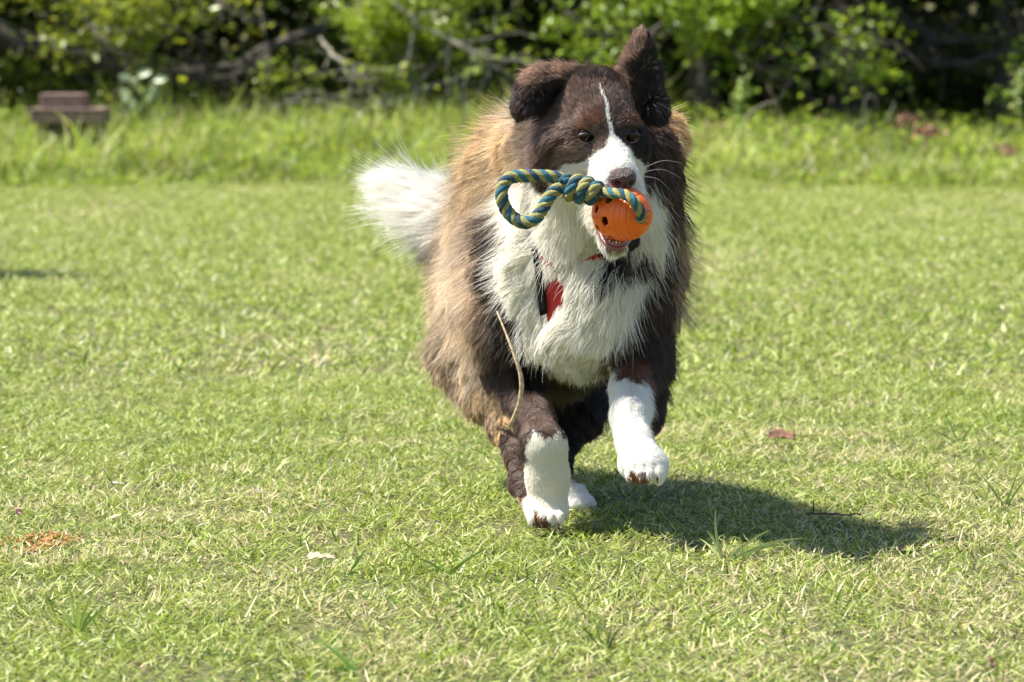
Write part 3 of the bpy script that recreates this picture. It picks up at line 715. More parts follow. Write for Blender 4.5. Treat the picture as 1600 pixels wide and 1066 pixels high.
# ---- coat pattern: colour patches of the coat laid out on the front view of the dog
DK = (.070, .044, .033); BLK = (.024, .017, .014); CHO = (.17, .108, .082); RED = (.20, .095, .058); BRN = (.25, .18, .12); RIM_LIT = (.32, .21, .155)
TAN = (.56, .465, .345); GOLD = (.52, .385, .225); EDGE = (.40, .30, .19); WHT = (.93, .91, .86); CRM = (.95, .92, .83); MID = (.42, .32, .225); PAD = (.30, .16, .07)
PAT = [  # (labels, colour, polygon, y limits)
 ('torso', TAN, [(600, 100), (850, 100), (850, 700), (600, 700)], None),
 ('torso', BRN, [(985, 180), (1100, 180), (1100, 700), (960, 700), (945, 600)], None),
 ('torso', MID, [(640, 440), (700, 420), (745, 520), (700, 640), (640, 600)], None),
 ('torso', DK, [(960, 180), (1062, 180), (1066, 330), (1058, 470), (1040, 560), (1030, 640), (950, 640), (960, 520), (990, 440), (1010, 400), (1015, 300), (960, 300)], (0, 6.45)),
 ('torso', GOLD, [(750, 190), (835, 180), (845, 240), (800, 275), (765, 320), (735, 360), (720, 330)], (0, 6.6)),
 ('torso', MID, [(735, 330), (760, 290), (775, 330), (780, 420), (760, 520), (735, 500)], (0, 6.6)),
 ('torso', GOLD, [(715, 470), (775, 440), (800, 540), (770, 580), (720, 560)], (0, 6.6)),
 ('torso', BLK, [(770, 330), (805, 330), (820, 420), (820, 500), (860, 540), (850, 600), (790, 600), (770, 520), (775, 430)], (0, 6.5)),
 ('torso', BLK, [(840, 560), (960, 560), (960, 720), (840, 720)], (6.33, 9)),
 ('torso', CRM, [(806, 266), (834, 252), (900, 255), (1012, 262), (1034, 300), (1030, 350), (1016, 380), (1016, 410), (990, 450), (962, 500), (948, 555), (936, 580), (872, 584), (850, 572), (838, 556), (826, 540), (816, 520), (816, 480), (800, 425), (798, 388), (814, 350)], (0, 6.42)),
 ('torso', BLK, [(958, 372), (1015, 365), (1012, 390), (985, 400), (962, 404), (950, 392)], (0, 6.4)),
 ('torso', BRN, [(1038, 180), (1100, 150), (1100, 620), (1030, 620), (1055, 500), (1062, 330)], None),
 ('torso', EDGE, [(1046, 330), (1120, 300), (1120, 620), (1036, 620), (1040, 500)], None),
 ('torso', (.62, .45, .24), [(1030, 165), (1110, 165), (1110, 235), (1040, 228)], None),
 ('head', DK, [(700, 0), (1200, 0), (1200, 600), (700, 600)], None),
 ('head', CHO, [(880, 125), (1000, 135), (985, 180), (960, 210), (945, 235), (920, 250), (862, 262), (850, 215), (868, 190)], None),  # brown brightened where sun falls on the left half of the face
 ('head', BLK, [(982, 202), (1004, 200), (1012, 240), (1002, 252), (990, 236)], None),
 ('head', BLK, [(1015, 180), (1060, 170), (1060, 270), (1030, 280)], None),
 ('head', (.25, .17, .135), [(878, 226), (900, 222), (925, 226), (938, 236), (925, 246), (895, 248), (872, 254)], None),  # highlight on the cheek below the eye, painted into the fur colour
 ('head', (.22, .15, .12), [(915, 140), (932, 136), (946, 172), (930, 172)], None),  # painted forehead highlight left of the blaze
 ('head', (.20, .135, .11), [(945, 140), (968, 136), (978, 165), (958, 176)], None),  # painted forehead highlight right of the blaze
 ('head', RED, [(905, 180), (938, 172), (945, 190), (920, 203), (905, 202)], None),
 ('head', RED, [(966, 178), (996, 180), (1000, 198), (974, 200)], None),
 ('head', WHT, [(935, 138), (939, 138), (949, 166), (956, 196), (961, 212), (972, 226), (986, 238), (996, 252), (1003, 262), (1004, 250), (1016, 248), (1030, 300), (1022, 400), (930, 392), (905, 330), (840, 300), (846, 264), (882, 256), (896, 249), (912, 253), (930, 246), (944, 232), (952, 214), (951, 196), (945, 168)], None),
 ('head', CRM, [(820, 262), (940, 262), (940, 420), (820, 420)], None),
 ('head', BLK, [(925, 415), (1040, 400), (1040, 500), (925, 500)], None),
 ('head', RED, [(936, 350), (978, 350), (976, 381), (958, 384), (944, 374)], (0, 5.99)),
 ('ear', DK, [(700, 0), (1200, 0), (1200, 300), (700, 300)], None),
 ('ear', RIM_LIT, [(830, 100), (915, 100), (925, 128), (880, 124), (826, 134)], None),  # light sheen along the folded ear's top, put into the colour
 ('ear', RIM_LIT, [(930, 130), (985, 60), (1003, 36), (1009, 60), (998, 96), (980, 120), (962, 136)], None),  # sunlit edge of the upright ear, put into the colour
 ('ear', BRN, [(960, 130), (990, 120), (1000, 150), (960, 160)], None),
 ('ear', BLK, [(835, 140), (885, 135), (880, 180), (838, 185)], None),  # shade of the folded ear's hollow, painted dark
 ('ear', BLK, [(1002, 80), (1016, 80), (1034, 130), (1040, 190), (1000, 190), (992, 130)], None),  # shade inside the upright ear, painted dark
 ('fr', DK, [(700, 300), (1000, 300), (1000, 900), (700, 900)], None),
 ('fr', BLK, [(800, 540), (860, 540), (852, 640), (820, 620)], None),
 ('fr', CHO, [(800, 600), (850, 620), (870, 680), (820, 690)], None),
 ('fr', GOLD, [(760, 600), (786, 600), (812, 690), (800, 760), (815, 800), (780, 800)], None),
 ('fr', CRM, [(822, 700), (835, 676), (852, 682), (866, 672), (905, 690), (905, 860), (812, 860)], None),  # white warmed to cream to carry bounce light on this shaded leg
 ('fr', PAD, [(835, 800), (850, 806), (862, 814), (860, 835), (832, 835)], None),
 ('fl', DK, [(800, 300), (1200, 300), (1200, 900), (800, 900)], None),
 ('fl', RED, [(968, 562), (1008, 562), (1012, 600), (975, 598)], None),
 ('fl', WHT, [(935, 555), (962, 562), (974, 594), (1004, 597), (1014, 640), (1018, 682), (1050, 700), (1060, 800), (950, 800), (940, 640)], None),
 ('fl', PAD, [(978, 728), (990, 738), (1015, 746), (1018, 765), (985, 765)], None),
 ('hind', GOLD, [(600, 300), (1100, 300), (1100, 900), (600, 900)], None),
 ('hind', MID, [(640, 440), (720, 440), (770, 560), (720, 640), (640, 640)], None),
 ('hind', TAN, [(690, 500), (760, 480), (790, 560), (730, 600)], None),
 ('hind', BLK, [(835, 480), (960, 480), (960, 745), (855, 745), (846, 640)], None),
 ('hind', (.12, .075, .055), [(786, 672), (840, 660), (835, 772), (790, 776)], None),
 ('hind', WHT, [(818, 778), (860, 756), (960, 752), (960, 850), (815, 850)], None),
 ('tail', TAN, [(765, 250), (800, 250), (800, 500), (680, 500)], None),
 ('tail', WHT, [(500, 200), (775, 200), (775, 310), (735, 350), (700, 385), (650, 440), (500, 420)], None),
]
def pip(x, y, poly):
    r = np.zeros(len(x), bool); n = len(poly)
    for i in range(n):
        x1, y1 = poly[i]; x2, y2 = poly[(i + 1) % n]
        if y1 == y2: continue
        c = (y1 > y) != (y2 > y); r ^= c & (x < (x2 - x1) * (y - y1) / (y2 - y1) + x1)
    return r
def coat(p, lab, jit):
    x, y = proj(p)
    jx = (vnoise(p, 55, 41) - .5) * 12 + rng.normal(0, 1, len(p)) * jit; jy = (vnoise(p, 55, 42) - .5) * 12 + rng.normal(0, 1, len(p)) * jit
    lg = (lab == 3) | (lab == 4); jx[lg] *= .9; jy[lg] *= .9; jy[lg] += (vnoise(p[lg], 110, 47) - .5) * 12
    face = (lab == 1) | (lab == 2); jx[face] *= .42; jy[face] *= .42
    jl = rng.normal(0, 1.1 if jit else 0, (2, len(p))) * lg; x = x + jx + jl[0]; y = y + jy + jl[1] * 1.8; c = np.tile(np.array(BRN), (len(p), 1))
    ids = np.full(len(p), -1)
    for n_, (lb, colr, poly, lim) in enumerate(PAT):
        m = (lab == LB[lb])
        if lim: m &= (p[:, 1] > lim[0]) & (p[:, 1] < lim[1])
        i = np.nonzero(m)[0]; i = i[pip(x[i], y[i], poly)]; c[i] = colr; ids[i] = n_
    # streaks of lighter and darker hair through the tan coat
    tan = (np.abs(c - np.array(TAN)).sum(1) < .01) | (np.abs(c - np.array(GOLD)).sum(1) < .01)
    s = vnoise(p * [1, 1, .45], 34, 44); s2 = vnoise(p * [1, .6, .5], 13, 45)
    k = np.clip((s * .6 + s2 * .7 - .42) * 2.3, 0, 1)[:, None] * tan[:, None]
    c = c * (1 - k * .75) + np.array([.19, .13, .088]) * k * .75
    return c, ids
DC, _ = coat(DV, labels(DV), 0)
DC = DC * .9
gum = (DV[:, 1] < 5.99) & (DC[:, 0] > .09) & (labels(DV) == 1)
M_skin = mat('dog_skin', attr=True, rough=1, spec=0)
body = mesh_obj('body', DV, [DF], M_skin, dog, col=DC)

# ---- fur
GUIDE = {  # px, py, dx, dy, towards-camera, length mm, lift
 'torso': [(830, 190, -1, .1, 0, 62, .45), (790, 200, -1, .35, 0, 68, .45), (740, 240, -1, .6, 0, 60, .35), (700, 290, -.8, .8, 0, 50, .38), (680, 380, -.7, 1, 0, 58, .42), (670, 470, -.7, 1, 0, 62, .45), (680, 570, -.4, 1, 0, 64, .42),
    (820, 240, -.9, .6, 0, 60, .35), (770, 300, -.7, .8, 0, 60, .35), (740, 400, -.3, 1, .1, 55, .4), (720, 480, -.1, 1, .1, 50, .45), (760, 480, .1, 1, .2, 55, .45), (770, 550, -.2, 1, .1, 50, .45), (730, 560, -.2, 1, 0, 55, .35),
    (800, 380, -1, .75, .3, 50, .45), (800, 430, -.9, 1, .2, 50, .4), (815, 490, -.35, 1, .1, 46, .33), (830, 300, -.4, 1, .2, 50, .3), (830, 350, -.7, .9, .3, 60, .35), (860, 330, -.1, 1, .2, 62, .3), (870, 420, .25, 1, .2, 60, .3), (910, 350, 0, 1, .3, 55, .3),
    (838, 515, .1, 1, .1, 42, .3), (900, 430, -.3, 1, .3, 55, .35), (950, 430, -.9, .8, .3, 68, .35), (920, 470, -1, .5, .2, 72, .4), (880, 500, -.8, .75, .2, 55, .35), (870, 555, .2, 1, .1, 22, .25), (920, 555, 0, 1, .1, 22, .25), (895, 525, -.1, 1, .15, 36, .28), (850, 545, .1, 1, .1, 28, .25), (950, 540, -.1, 1, .1, 30, .28), (960, 490, -.25, 1, .1, 52, .3), (990, 440, -.5, 1, .2, 62, .35),
    (1010, 470, .1, 1, 0, 58, .3), (1040, 300, .15, 1, 0, 50, .25), (1060, 400, .3, 1, 0, 52, .33), (1055, 490, .1, 1, 0, 50, .3), (1035, 560, -.1, 1, 0, 44, .25), (1055, 200, .8, .6, 0, 30, .5), (1020, 350, .4, 1, .1, 55, .3), (990, 340, .5, 1, .2, 45, .35)],
 'head': [(900, 160, -.4, -.6, 0, 8, .25), (950, 150, 0, -1, 0, 8, .22), (935, 128, .2, -1, .3, 11, .5), (915, 130, -.5, -1, .3, 13, .5), (965, 130, .3, -1, .3, 12, .5), (1000, 160, .3, -.6, 0, 9, .25), (915, 200, -.8, -.3, 0, 6, .2), (985, 195, .6, -.4, 0, 6, .2), (960, 230, -.3, -.8, 0, 4, .2), (940, 250, -.9, 0, 0, 6, .25), (995, 250, .9, .2, 0, 6, .25),
    (880, 230, -1, .3, 0, 14, .3), (865, 195, -.8, .7, 0, 46, .4), (850, 235, -.7, 1, 0, 48, .35), (1030, 210, .6, .6, 0, 24, .35), (1020, 250, .7, .7, 0, 26, .4), (880, 280, -.7, .8, 0, 30, .35), (920, 310, -.2, 1, 0, 28, .35), (1020, 300, .6, 1, 0, 34, .45), (960, 395, 0, 1, 0, 20, .4), (930, 370, -.2, 1, 0, 14, .35), (900, 350, 0, 1, 0, 34, .3)],
 'ear': [(900, 138, -.7, -.3, 0, 18, .4), (870, 120, -.9, -.1, .3, 26, .45), (840, 130, -.8, .5, .4, 28, .4), (815, 160, -.2, 1, .1, 16, .3), (860, 160, -.8, .7, .3, 26, .4), (1000, 140, -.6, -.5, 0, 20, .4), (1005, 60, .05, -1, 0, 10, .2), (985, 100, -.7, -.7, .1, 20, .45), (965, 115, -.8, -.6, 0, 22, .5), (1030, 130, .5, .1, 0, 20, .35), (1025, 90, .5, -.6, 0, 12, .3), (1040, 170, .5, .7, 0, 30, .35)],
 'fr': [(790, 520, -.1, 1, 0, 30, .3), (830, 540, 0, 1, 0, 14, .2), (790, 600, -.3, 1, 0, 24, .35), (840, 610, .1, 1, 0, 7, .13), (800, 660, -.2, 1, 0, 9, .25), (850, 660, .15, 1, 0, 5, .10), (850, 720, 0, 1, 0, 7, .14), (825, 730, -.2, 1, 0, 7, .2), (882, 740, .2, 1, 0, 7, .2), (853, 780, 0, 1, .2, 5, .15), (853, 810, 0, 1, .3, 3, .12)],
 'fl': [(1000, 520, .1, 1, 0, 26, .25), (985, 570, 0, 1, 0, 12, .2), (1030, 560, .15, 1, 0, 34, .28), (1025, 620, .05, 1, 0, 30, .28), (960, 600, -.1, 1, 0, 11, .25), (985, 640, 0, 1, 0, 5, .10), (955, 660, -.3, 1, 0, 9, .25), (1020, 680, .4, 1, 0, 10, .25), (1000, 715, .1, 1, .1, 5, .15), (1005, 740, .1, 1, .3, 3, .12), (1030, 720, .8, .4, 0, 10, .3)],
 'hind': [(720, 500, -.2, 1, 0, 55, .4), (690, 560, -.1, 1, 0, 48, .35), (740, 600, .35, 1, 0, 38, .32), (770, 640, .4, 1, 0, 22, .3), (805, 710, .1, 1, 0, 7, .2), (830, 790, .6, .5, 0, 9, .25), (890, 600, .1, 1, 0, 40, .35), (880, 660, -.1, 1, 0, 30, .35), (920, 600, .4, 1, 0, 45, .4), (872, 720, 0, 1, 0, 10, .25), (900, 780, .7, .6, 0, 9, .25)],
 'tail': [(740, 380, -.6, .5, 0, 60, .3), (710, 315, -1, -.5, 0, 110, .22), (700, 370, -.7, .8, 0, 70, .3), (680, 300, -1, -.5, 0, 110, .18), (675, 335, -1, -.1, 0, 105, .18), (690, 350, -.95, .4, 0, 90, .3), (650, 300, -1, -.35, 0, 75, .2)],
}
GNAMES = list(LB)
def harness_mask(x, y): return pip(x, y, [(828, 378), (840, 378), (850, 420), (880, 420), (892, 438), (880, 468), (860, 490), (845, 500), (837, 440)])
def make_fur():
    A = DV[DF]; e1 = A[:, 1] - A[:, 0]; e2 = A[:, 3] - A[:, 0]; fn = np.cross(e1, e2); area = np.linalg.norm(fn, axis=1) ; fn = fn / area[:, None]
    cen = A.mean(1); lab = labels(cen)
    view = nrm(np.array([0, 0, CAMZ]) - cen); face = (fn * view).sum(1)
    dens = np.array([.62, 1.35, 1.1, 1.0, 1.0, .6, .75])[lab] * 1e6           # strands per m2
    dens = dens * np.where(face > -.25, 1, .30)
    ex = cen[:, 1] > 6.5; dens[ex] *= .85
    n_ = rng.poisson(area * dens); fi = np.repeat(np.arange(len(DF)), n_); N = len(fi)
    u, v = rng.random(N)[:, None], rng.random(N)[:, None]; q_ = A[fi]
    p = (q_[:, 0] * (1 - u) + q_[:, 1] * u) * (1 - v) + (q_[:, 3] * (1 - u) + q_[:, 2] * u) * v
    lab = labels(p); nr = sdfgrad(p); x, y = proj(p)
    # smooth blend of the region memberships at limb roots comes from the guides themselves
    D = np.zeros((N, 3)); LEN = np.zeros(N); LIFT = np.zeros(N)
    for gname, gl in GUIDE.items():
        m = np.nonzero(lab == LB[gname])[0]
        if not len(m): continue
        g = np.array(gl, float); gd = nrm(np.stack([g[:, 2], -g[:, 4], -g[:, 3]], -1))
        sg = 26. if gname in ('torso', 'hind', 'tail') else 15.
        dd = (x[m, None] - g[None, :, 0]) ** 2 + (y[m, None] - g[None, :, 1]) ** 2
        wt = np.exp(-(dd - dd.min(1, keepdims=True)) / (2 * sg * sg)) / (dd + sg * sg); wt /= wt.sum(1, keepdims=True)
        D[m] = wt @ gd; LEN[m] = wt @ g[:, 5] * .001; LIFT[m] = wt @ g[:, 6]
    col, ids = coat(p, lab, 1.6)
    # around harness, eyes, nose, mouth the coat is short or parts
    hm = (lab == 0) & (p[:, 1] < 6.35) & harness_mask(x, y); keep = ~hm
    cut = (lab == 0) & (p[:, 1] < 6.35) & pip(x, y, [(838, 385), (880, 385), (892, 425), (884, 460), (850, 500), (838, 470)]); LEN[cut] *= .5
    for s in (-1, 1):
        dl = p - H(s * .037, .002, 0.0); keep &= ~(((dl @ H_r / .0150) ** 2 + (dl @ H_u / .0092) ** 2 < 1) & (np.abs(dl @ H_f) < .03))
    keep &= ~(np.linalg.norm((p - H(0, .092, -.032)) / [.019, .022, .017], axis=1) < 1)
    inmouth = (lab == 1) & (p[:, 1] < 6.0) & pip(x, y, [(936, 335), (1000, 335), (980, 378), (960, 383), (944, 374)]); keep &= ~inmouth
    pads = np.isin(ids, [i for i, t in enumerate(PAT) if t[1] is PAD]); LEN[pads] *= .5
    p, lab, nr, D, LEN, LIFT, col, ids, x, y = [a[keep] for a in (p, lab, nr, D, LEN, LIFT, col, ids, x, y)]; N = len(p)
    n1 = vnoise(p, 16, 51) - .5; n2 = vnoise(p, 16, 52) - .5; n3 = vnoise(p, 16, 53) - .5; NN = np.stack([n1, n2, n3], -1)
    soft = np.where((lab == 0) | (lab == 5), 1.35, np.where(lab == 6, .5, .3))[:, None]
    D = nrm(D + NN * soft * .9 + rng.normal(0, .07, (N, 3)))
    T = nrm(D - nr * (D * nr).sum(1, keepdims=True) * .9)
    LEN = LEN * np.where(LEN > .03, 1.3, 1) * np.where(lab == 6, rng.uniform(.25, 1.15, N), rng.uniform(.5, 1.15, N)) * (.8 + .45 * vnoise(p, 40, 54))
    LIFT = np.clip(LIFT + rng.normal(0, .07, N), .05, .8)
    K = 8; P = np.zeros((N, K, 3)); P[:, 0] = p - nr * .001; cur = P[:, 0].copy(); step = (LEN / (K - 1))[:, None]
    wav = vnoise(p, 60, 55)[:, None] * 6.28; wamp = np.where(lab == 6, .13, np.where(LEN > .03, .55, .06))[:, None]
    B = np.cross(T, nr)
    for k in range(1, K):
        t = k / (K - 1); l = LIFT[:, None] * (1 - .75 * t)
        d = nrm(T * (1 - l) + nr * l + D * .35 * t + np.array([0, 0, -1]) * (.22 * t * np.minimum(1, LEN / .04))[:, None] + B * np.sin(wav + t * 7) * wamp)
        cur = cur + d * step
        s = sdf(cur); need = np.minimum(.0015 + .012 * t * np.minimum(1, LEN / .03), LEN * .35); m = s < need
        if m.any():
            g = sdfgrad(cur[m]); cur[m] += g * (need[m] - s[m])[:, None]
        P[:, k] = cur
    # clumping in locks, large and small
    for frac, amt, near in ((260, .55, .03), (32, .70, .012)):
        for L0 in range(7):
            m = np.nonzero(lab == L0)[0]
            if len(m) < frac * 2: continue
            f = frac * (1.0 if L0 in (0, 5, 6) else .6); ld_ = m[rng.choice(len(m), max(4, int(len(m) / f)), replace=False)]
            kd = kdtree.KDTree(len(ld_))
            for i, a in enumerate(p[ld_].tolist()): kd.insert(a, i)
            kd.balance(); fnd = kd.find; who = np.fromiter((fnd(a)[1] for a in p[m].tolist()), int, len(m)); lead = ld_[who]
            a_ = amt * (1 if L0 in (0, 5, 6) else .25 if L0 in (3, 4) else .5) * rng.uniform(.4, 1.15, len(m))
            for k in range(1, K):
                t = (k / (K - 1)) ** 1.4; P[m, k] += (P[lead, k] - P[m, k]) * (a_ * t)[:, None]
            v0 = rng.random(len(ld_)); leg_ = L0 in (3, 4)
            vv = ((.86 + .28 * v0) if leg_ else (.70 + .6 * v0)) if frac < 100 else ((.62 + .72 * v0) if L0 in (0, 5) else (.88 + .24 * v0))
            col[m] *= vv[who][:, None]
    # fly-away
    fa = rng.random(N) < np.where(lab == 2, .16, np.where(lab == 6, .2, .05)); P[fa] += (nr[fa][:, None, :] * (np.linspace(0, 1, K) ** 1.5)[None, :, None] + rng.normal(0, .25, (fa.sum(), 1, 3)) * (np.linspace(0, 1, K) ** 1.3)[None, :, None]) * LEN[fa][:, None, None] * np.where(lab[fa] == 0, .42, .3)[:, None, None]
    lum = col.max(1); col *= rng.uniform(.85, 1.15, (N, 1)); white = lum > .55
    col[white] = np.minimum(col[white] / np.maximum(col[white].max(1, keepdims=True), 1e-3) * rng.uniform(.84, .97, (white.sum(), 1)), .95)
    tt = np.linspace(0, 1, K)[None, :, None]
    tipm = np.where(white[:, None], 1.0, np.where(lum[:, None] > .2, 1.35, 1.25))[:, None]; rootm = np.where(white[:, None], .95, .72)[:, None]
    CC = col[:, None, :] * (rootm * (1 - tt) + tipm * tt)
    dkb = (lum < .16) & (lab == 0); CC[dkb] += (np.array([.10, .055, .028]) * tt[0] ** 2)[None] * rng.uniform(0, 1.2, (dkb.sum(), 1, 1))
    base_r = np.where(LEN > .03, .00040, np.where(LEN > .012, .00036, .00028)) * rng.uniform(.7, 1.2, N)
    R = base_r[:, None] * (1 - .82 * np.linspace(0, 1, K) ** 1.6)[None]
    return P, R, CC, lab, ids, p, x, y
def fur_material():
    m = bpy.data.materials.new('fur'); m.use_nodes = True; n = m.node_tree; L = n.links.new
    b = n.nodes['Principled BSDF']; b.inputs['Roughness'].default_value = .42; b.inputs['Specular IOR Level'].default_value = .55
    a = n.nodes.new('ShaderNodeAttribute'); a.attribute_name = 'col'; L(a.outputs['Color'], b.inputs['Base Color'])
    tr = n.nodes.new('ShaderNodeBsdfTranslucent'); L(a.outputs['Color'], tr.inputs[0])
    ms = n.nodes.new('ShaderNodeMixShader'); ms.inputs[0].default_value = .32
    L(b.outputs[0], ms.inputs[1]); L(tr.outputs[0], ms.inputs[2]); L(ms.outputs[0], n.nodes['Material Output'].inputs[0])
    return m
M_fur = fur_material()
def strands(name, P, R, CC, parent, **k):
    N, K = P.shape[:2]; c = bpy.data.hair_curves.new(name)
    c.add_curves([K] * N)
    c.attributes['position'].data.foreach_set('vector', (P - np.array(parent['_o'])).astype(np.float32).ravel())
    a = c.attributes.get('radius') or c.attributes.new('radius', 'FLOAT', 'POINT'); a.data.foreach_set('value', R.astype(np.float32).ravel())
    a = c.attributes.new('col', 'FLOAT_COLOR', 'POINT'); c4 = np.ones((N, K, 4), np.float32); c4[..., :3] = CC; a.data.foreach_set('color', c4.ravel())
    c.materials.append(M_fur)
    return link(bpy.data.objects.new(name, c), parent, **k)
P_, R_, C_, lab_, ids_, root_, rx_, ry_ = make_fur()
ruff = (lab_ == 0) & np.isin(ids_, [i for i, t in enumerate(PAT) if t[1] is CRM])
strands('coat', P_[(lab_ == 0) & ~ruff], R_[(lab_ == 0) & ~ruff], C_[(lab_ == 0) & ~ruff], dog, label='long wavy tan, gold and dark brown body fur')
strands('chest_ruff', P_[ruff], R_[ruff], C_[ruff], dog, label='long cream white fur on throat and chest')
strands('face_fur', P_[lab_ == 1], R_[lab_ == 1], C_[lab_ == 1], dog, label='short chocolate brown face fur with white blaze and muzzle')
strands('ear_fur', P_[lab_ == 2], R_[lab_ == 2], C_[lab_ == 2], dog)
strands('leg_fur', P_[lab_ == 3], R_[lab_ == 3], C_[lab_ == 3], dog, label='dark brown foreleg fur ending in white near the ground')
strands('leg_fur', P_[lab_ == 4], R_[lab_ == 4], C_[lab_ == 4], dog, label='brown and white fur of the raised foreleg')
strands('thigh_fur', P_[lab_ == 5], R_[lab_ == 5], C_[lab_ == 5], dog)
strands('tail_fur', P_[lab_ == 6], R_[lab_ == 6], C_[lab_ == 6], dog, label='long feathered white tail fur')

# ---- eyes, nose, mouth
def uvell(c, r, axes, nu=24, nv=14):
    V = []; Fc = []
    for i in range(nv + 1):
        th = math.pi * i / nv
        for j in range(nu):
            ph = 2 * math.pi * j / nu; l = (math.sin(th) * math.cos(ph) * r[0], math.cos(th) * r[1], math.sin(th) * math.sin(ph) * r[2])
            V.append(np.array(c) + l[0] * axes[0] + l[1] * axes[1] + l[2] * axes[2])
    for i in range(nv):
        for j in range(nu): Fc.append((i * nu + j, i * nu + (j + 1) % nu, (i + 1) * nu + (j + 1) % nu, (i + 1) * nu + j))
    return np.array(V), Fc
M_eye = mat('eye_brown', (.008, .004, .002), .06, spec=.26); M_pup = mat('pupil', (.001, .001, .001), .06, spec=.16)
M_rim = mat('eyelid_rim', (.30, .19, .15), .5)
M_lid = mat('eyelid', (.018, .011, .009), .45)
M_nose = mat('nose_leather', (.062, .032, .028), .36, bump=(520, 1.0, .004), spec=.7)
for s in (-1, 1):
    c = H(s * .037, -.0030, .0)
    v, f = uvell(c, (.0126, .0108, .0126), HA); ey = mesh_obj('eye', v, f, M_eye, dog)
    v, f = uvell(c + H_f * .0068, (.0042, .0032, .0042), HA); mesh_obj('pupil', v, f, M_pup, ey)
    for up in (1, -1):                                     # lids: half rings round the opening
        t = np.linspace(0, math.pi, 14)
        Pl = np.array([c + H_r * math.cos(a) * .0126 + H_u * up * math.sin(a) * (.0064 if up > 0 else .0072) + H_f * (.0086 - .004 * abs(math.cos(a))) for a in t])
        v, f = tube(Pl, (.0021 if up > 0 else .0012) + .0005 * np.sin(t), 6); mesh_obj('eyelid', v, f, M_lid, ey)
        if up < 0: v, f = tube(Pl[2:-1] + [0, -.0006, -.0016], .0008, 5); mesh_obj('eyelid_rim', v, f, M_rim, ey)
def nose():
    c = H(0, .092, -.030); v, f = uvell(c, (.0215, .0175, .0190), HA, 40, 24)
    l = np.stack([(v - c) @ H_r, (v - c) @ H_f, (v - c) @ H_u], -1)
    low = np.clip(-l[:, 2] / .016, 0, 1); l[:, 0] *= 1 - .30 * low; l[:, 2] += .003 * (np.abs(l[:, 0]) / .02) * (l[:, 2] > 0)
    for s in (-1, 1):                                      # nostrils
        dd = np.hypot((l[:, 0] - s * .0110) / 1.2, (l[:, 2] - .0005)); m = (l[:, 1] > 0); l[m, 1] -= (.0090 * np.exp(-(dd[m] / .0040) ** 2))
    g = np.exp(-(l[:, 0] / .0014) ** 2) * (l[:, 2] < .004) * (l[:, 1] > 0); l[:, 1] -= .0025 * g
    v = c + l[:, :1] * H_r + l[:, 1:2] * H_f + l[:, 2:] * H_u; o = mesh_obj('nose', v, f, M_nose, dog)
    for s in (-1, 1):
        v, f = uvell(c + H_r * s * .0112 + H_f * .0088 - H_u * .0005, (.0040, .003, .0032), HA, 14, 8); mesh_obj('nostril', v, f, mat('nostril_dark', (.006, .004, .004), .6), o)
nose()
M_gum = mat('gum', (.17, .045, .032), .3, bump=(400, .5, .002), coat=.6)
P = smoothpath([W(931, 342, 5.985), W(937, 360, 5.955), W(945, 378, 5.936), W(958, 388, 5.925), W(972, 387, 5.93), W(983, 374, 5.955)], 26)
v, f = tube(P, .0042, 8); lip = mesh_obj('lower_lip', v, f, M_gum, dog)
v, f = tube(P * .93 + P.mean(0) * .07 + [0, .002, .004], .0040, 8); mesh_obj('gum', v, f, mat('gum_inner', (.28, .09, .07), .3, coat=.6), lip)
for i in range(3, 24, 2):
    b_ = P[i] * .93 + P.mean(0) * .07 + [0, .001, .006]; L = .0065 if i in (11, 17) else .0038
    v, f = tube(np.array([b_, b_ + [0, -.0005, L * .6], b_ + [0, 0, L]]), [.0019, .0014, .0004], 6); mesh_obj('tooth', v, f, mat('enamel', (.72, .66, .50), .3), lip)
v, f = uvell(W(960, 366, 5.963), (.014, .028, .009), [np.array([1., 0, 0]), nrm(np.array([0.03, -.8, -.55])), nrm(np.array([0, -.55, .8]))]); mesh_obj('tongue', v, f, mat('tongue_pink', (.42, .13, .11), .35, bump=(500, .5, .002)), dog)
# whiskers
for px, py, dx, dy in ((1006, 262, 62, -6), (1008, 268, 55, 10), (1006, 276, 44, 24), (1000, 282, 34, 40), (925, 268, -40, 10), (930, 276, -30, 26)):
    a = W(px, py, 5.955); e = a + np.array([dx, 0, -dy]) * .001; mdl = (a + e) / 2 + [0, 0, .008]
    v, f = tube(smoothpath([a, mdl, e], 10), np.linspace(.00018, .00006, 10), 4); mesh_obj('whisker', v, f, mat('whisker_white', (.75, .73, .68), .4), dog)
# claws and pads
M_claw = mat('claw', (.10, .06, .04), .35); M_pad = mat('paw_pad', (.16, .085, .05), .8, bump=(500, .6, .002))
for s in (-1.5, -.5, .5, 1.5):
    for (px, py, Yc) in ((853, 815, 6.115), (1006, 745, 5.975)):
        a = W(px, py, Yc) + [s * .0135, -.026 + .006 * abs(s), 0]; v, f = tube(smoothpath([a, a + [0, -.005, -.003], a + [0, -.007, -.009]], 6), np.linspace(.0024, .0006, 6), 6); mesh_obj('claw', v, f, M_claw, dog)
v, f = uvell(W(1000, 748, 5.985), (.016, .012, .009), np.eye(3)); mesh_obj('paw_pad', v, f, M_pad, dog)
for s in (-1, 0, 1):
    v, f = uvell(W(1003, 752, 5.968) + [s * .013, 0, .003 * abs(s)], (.0062, .008, .006), np.eye(3)); mesh_obj('paw_pad', v, f, M_pad, dog)
v, f = uvell(W(848, 820, 6.135), (.014, .012, .006), np.eye(3)); mesh_obj('paw_pad', v, f, M_pad, dog)

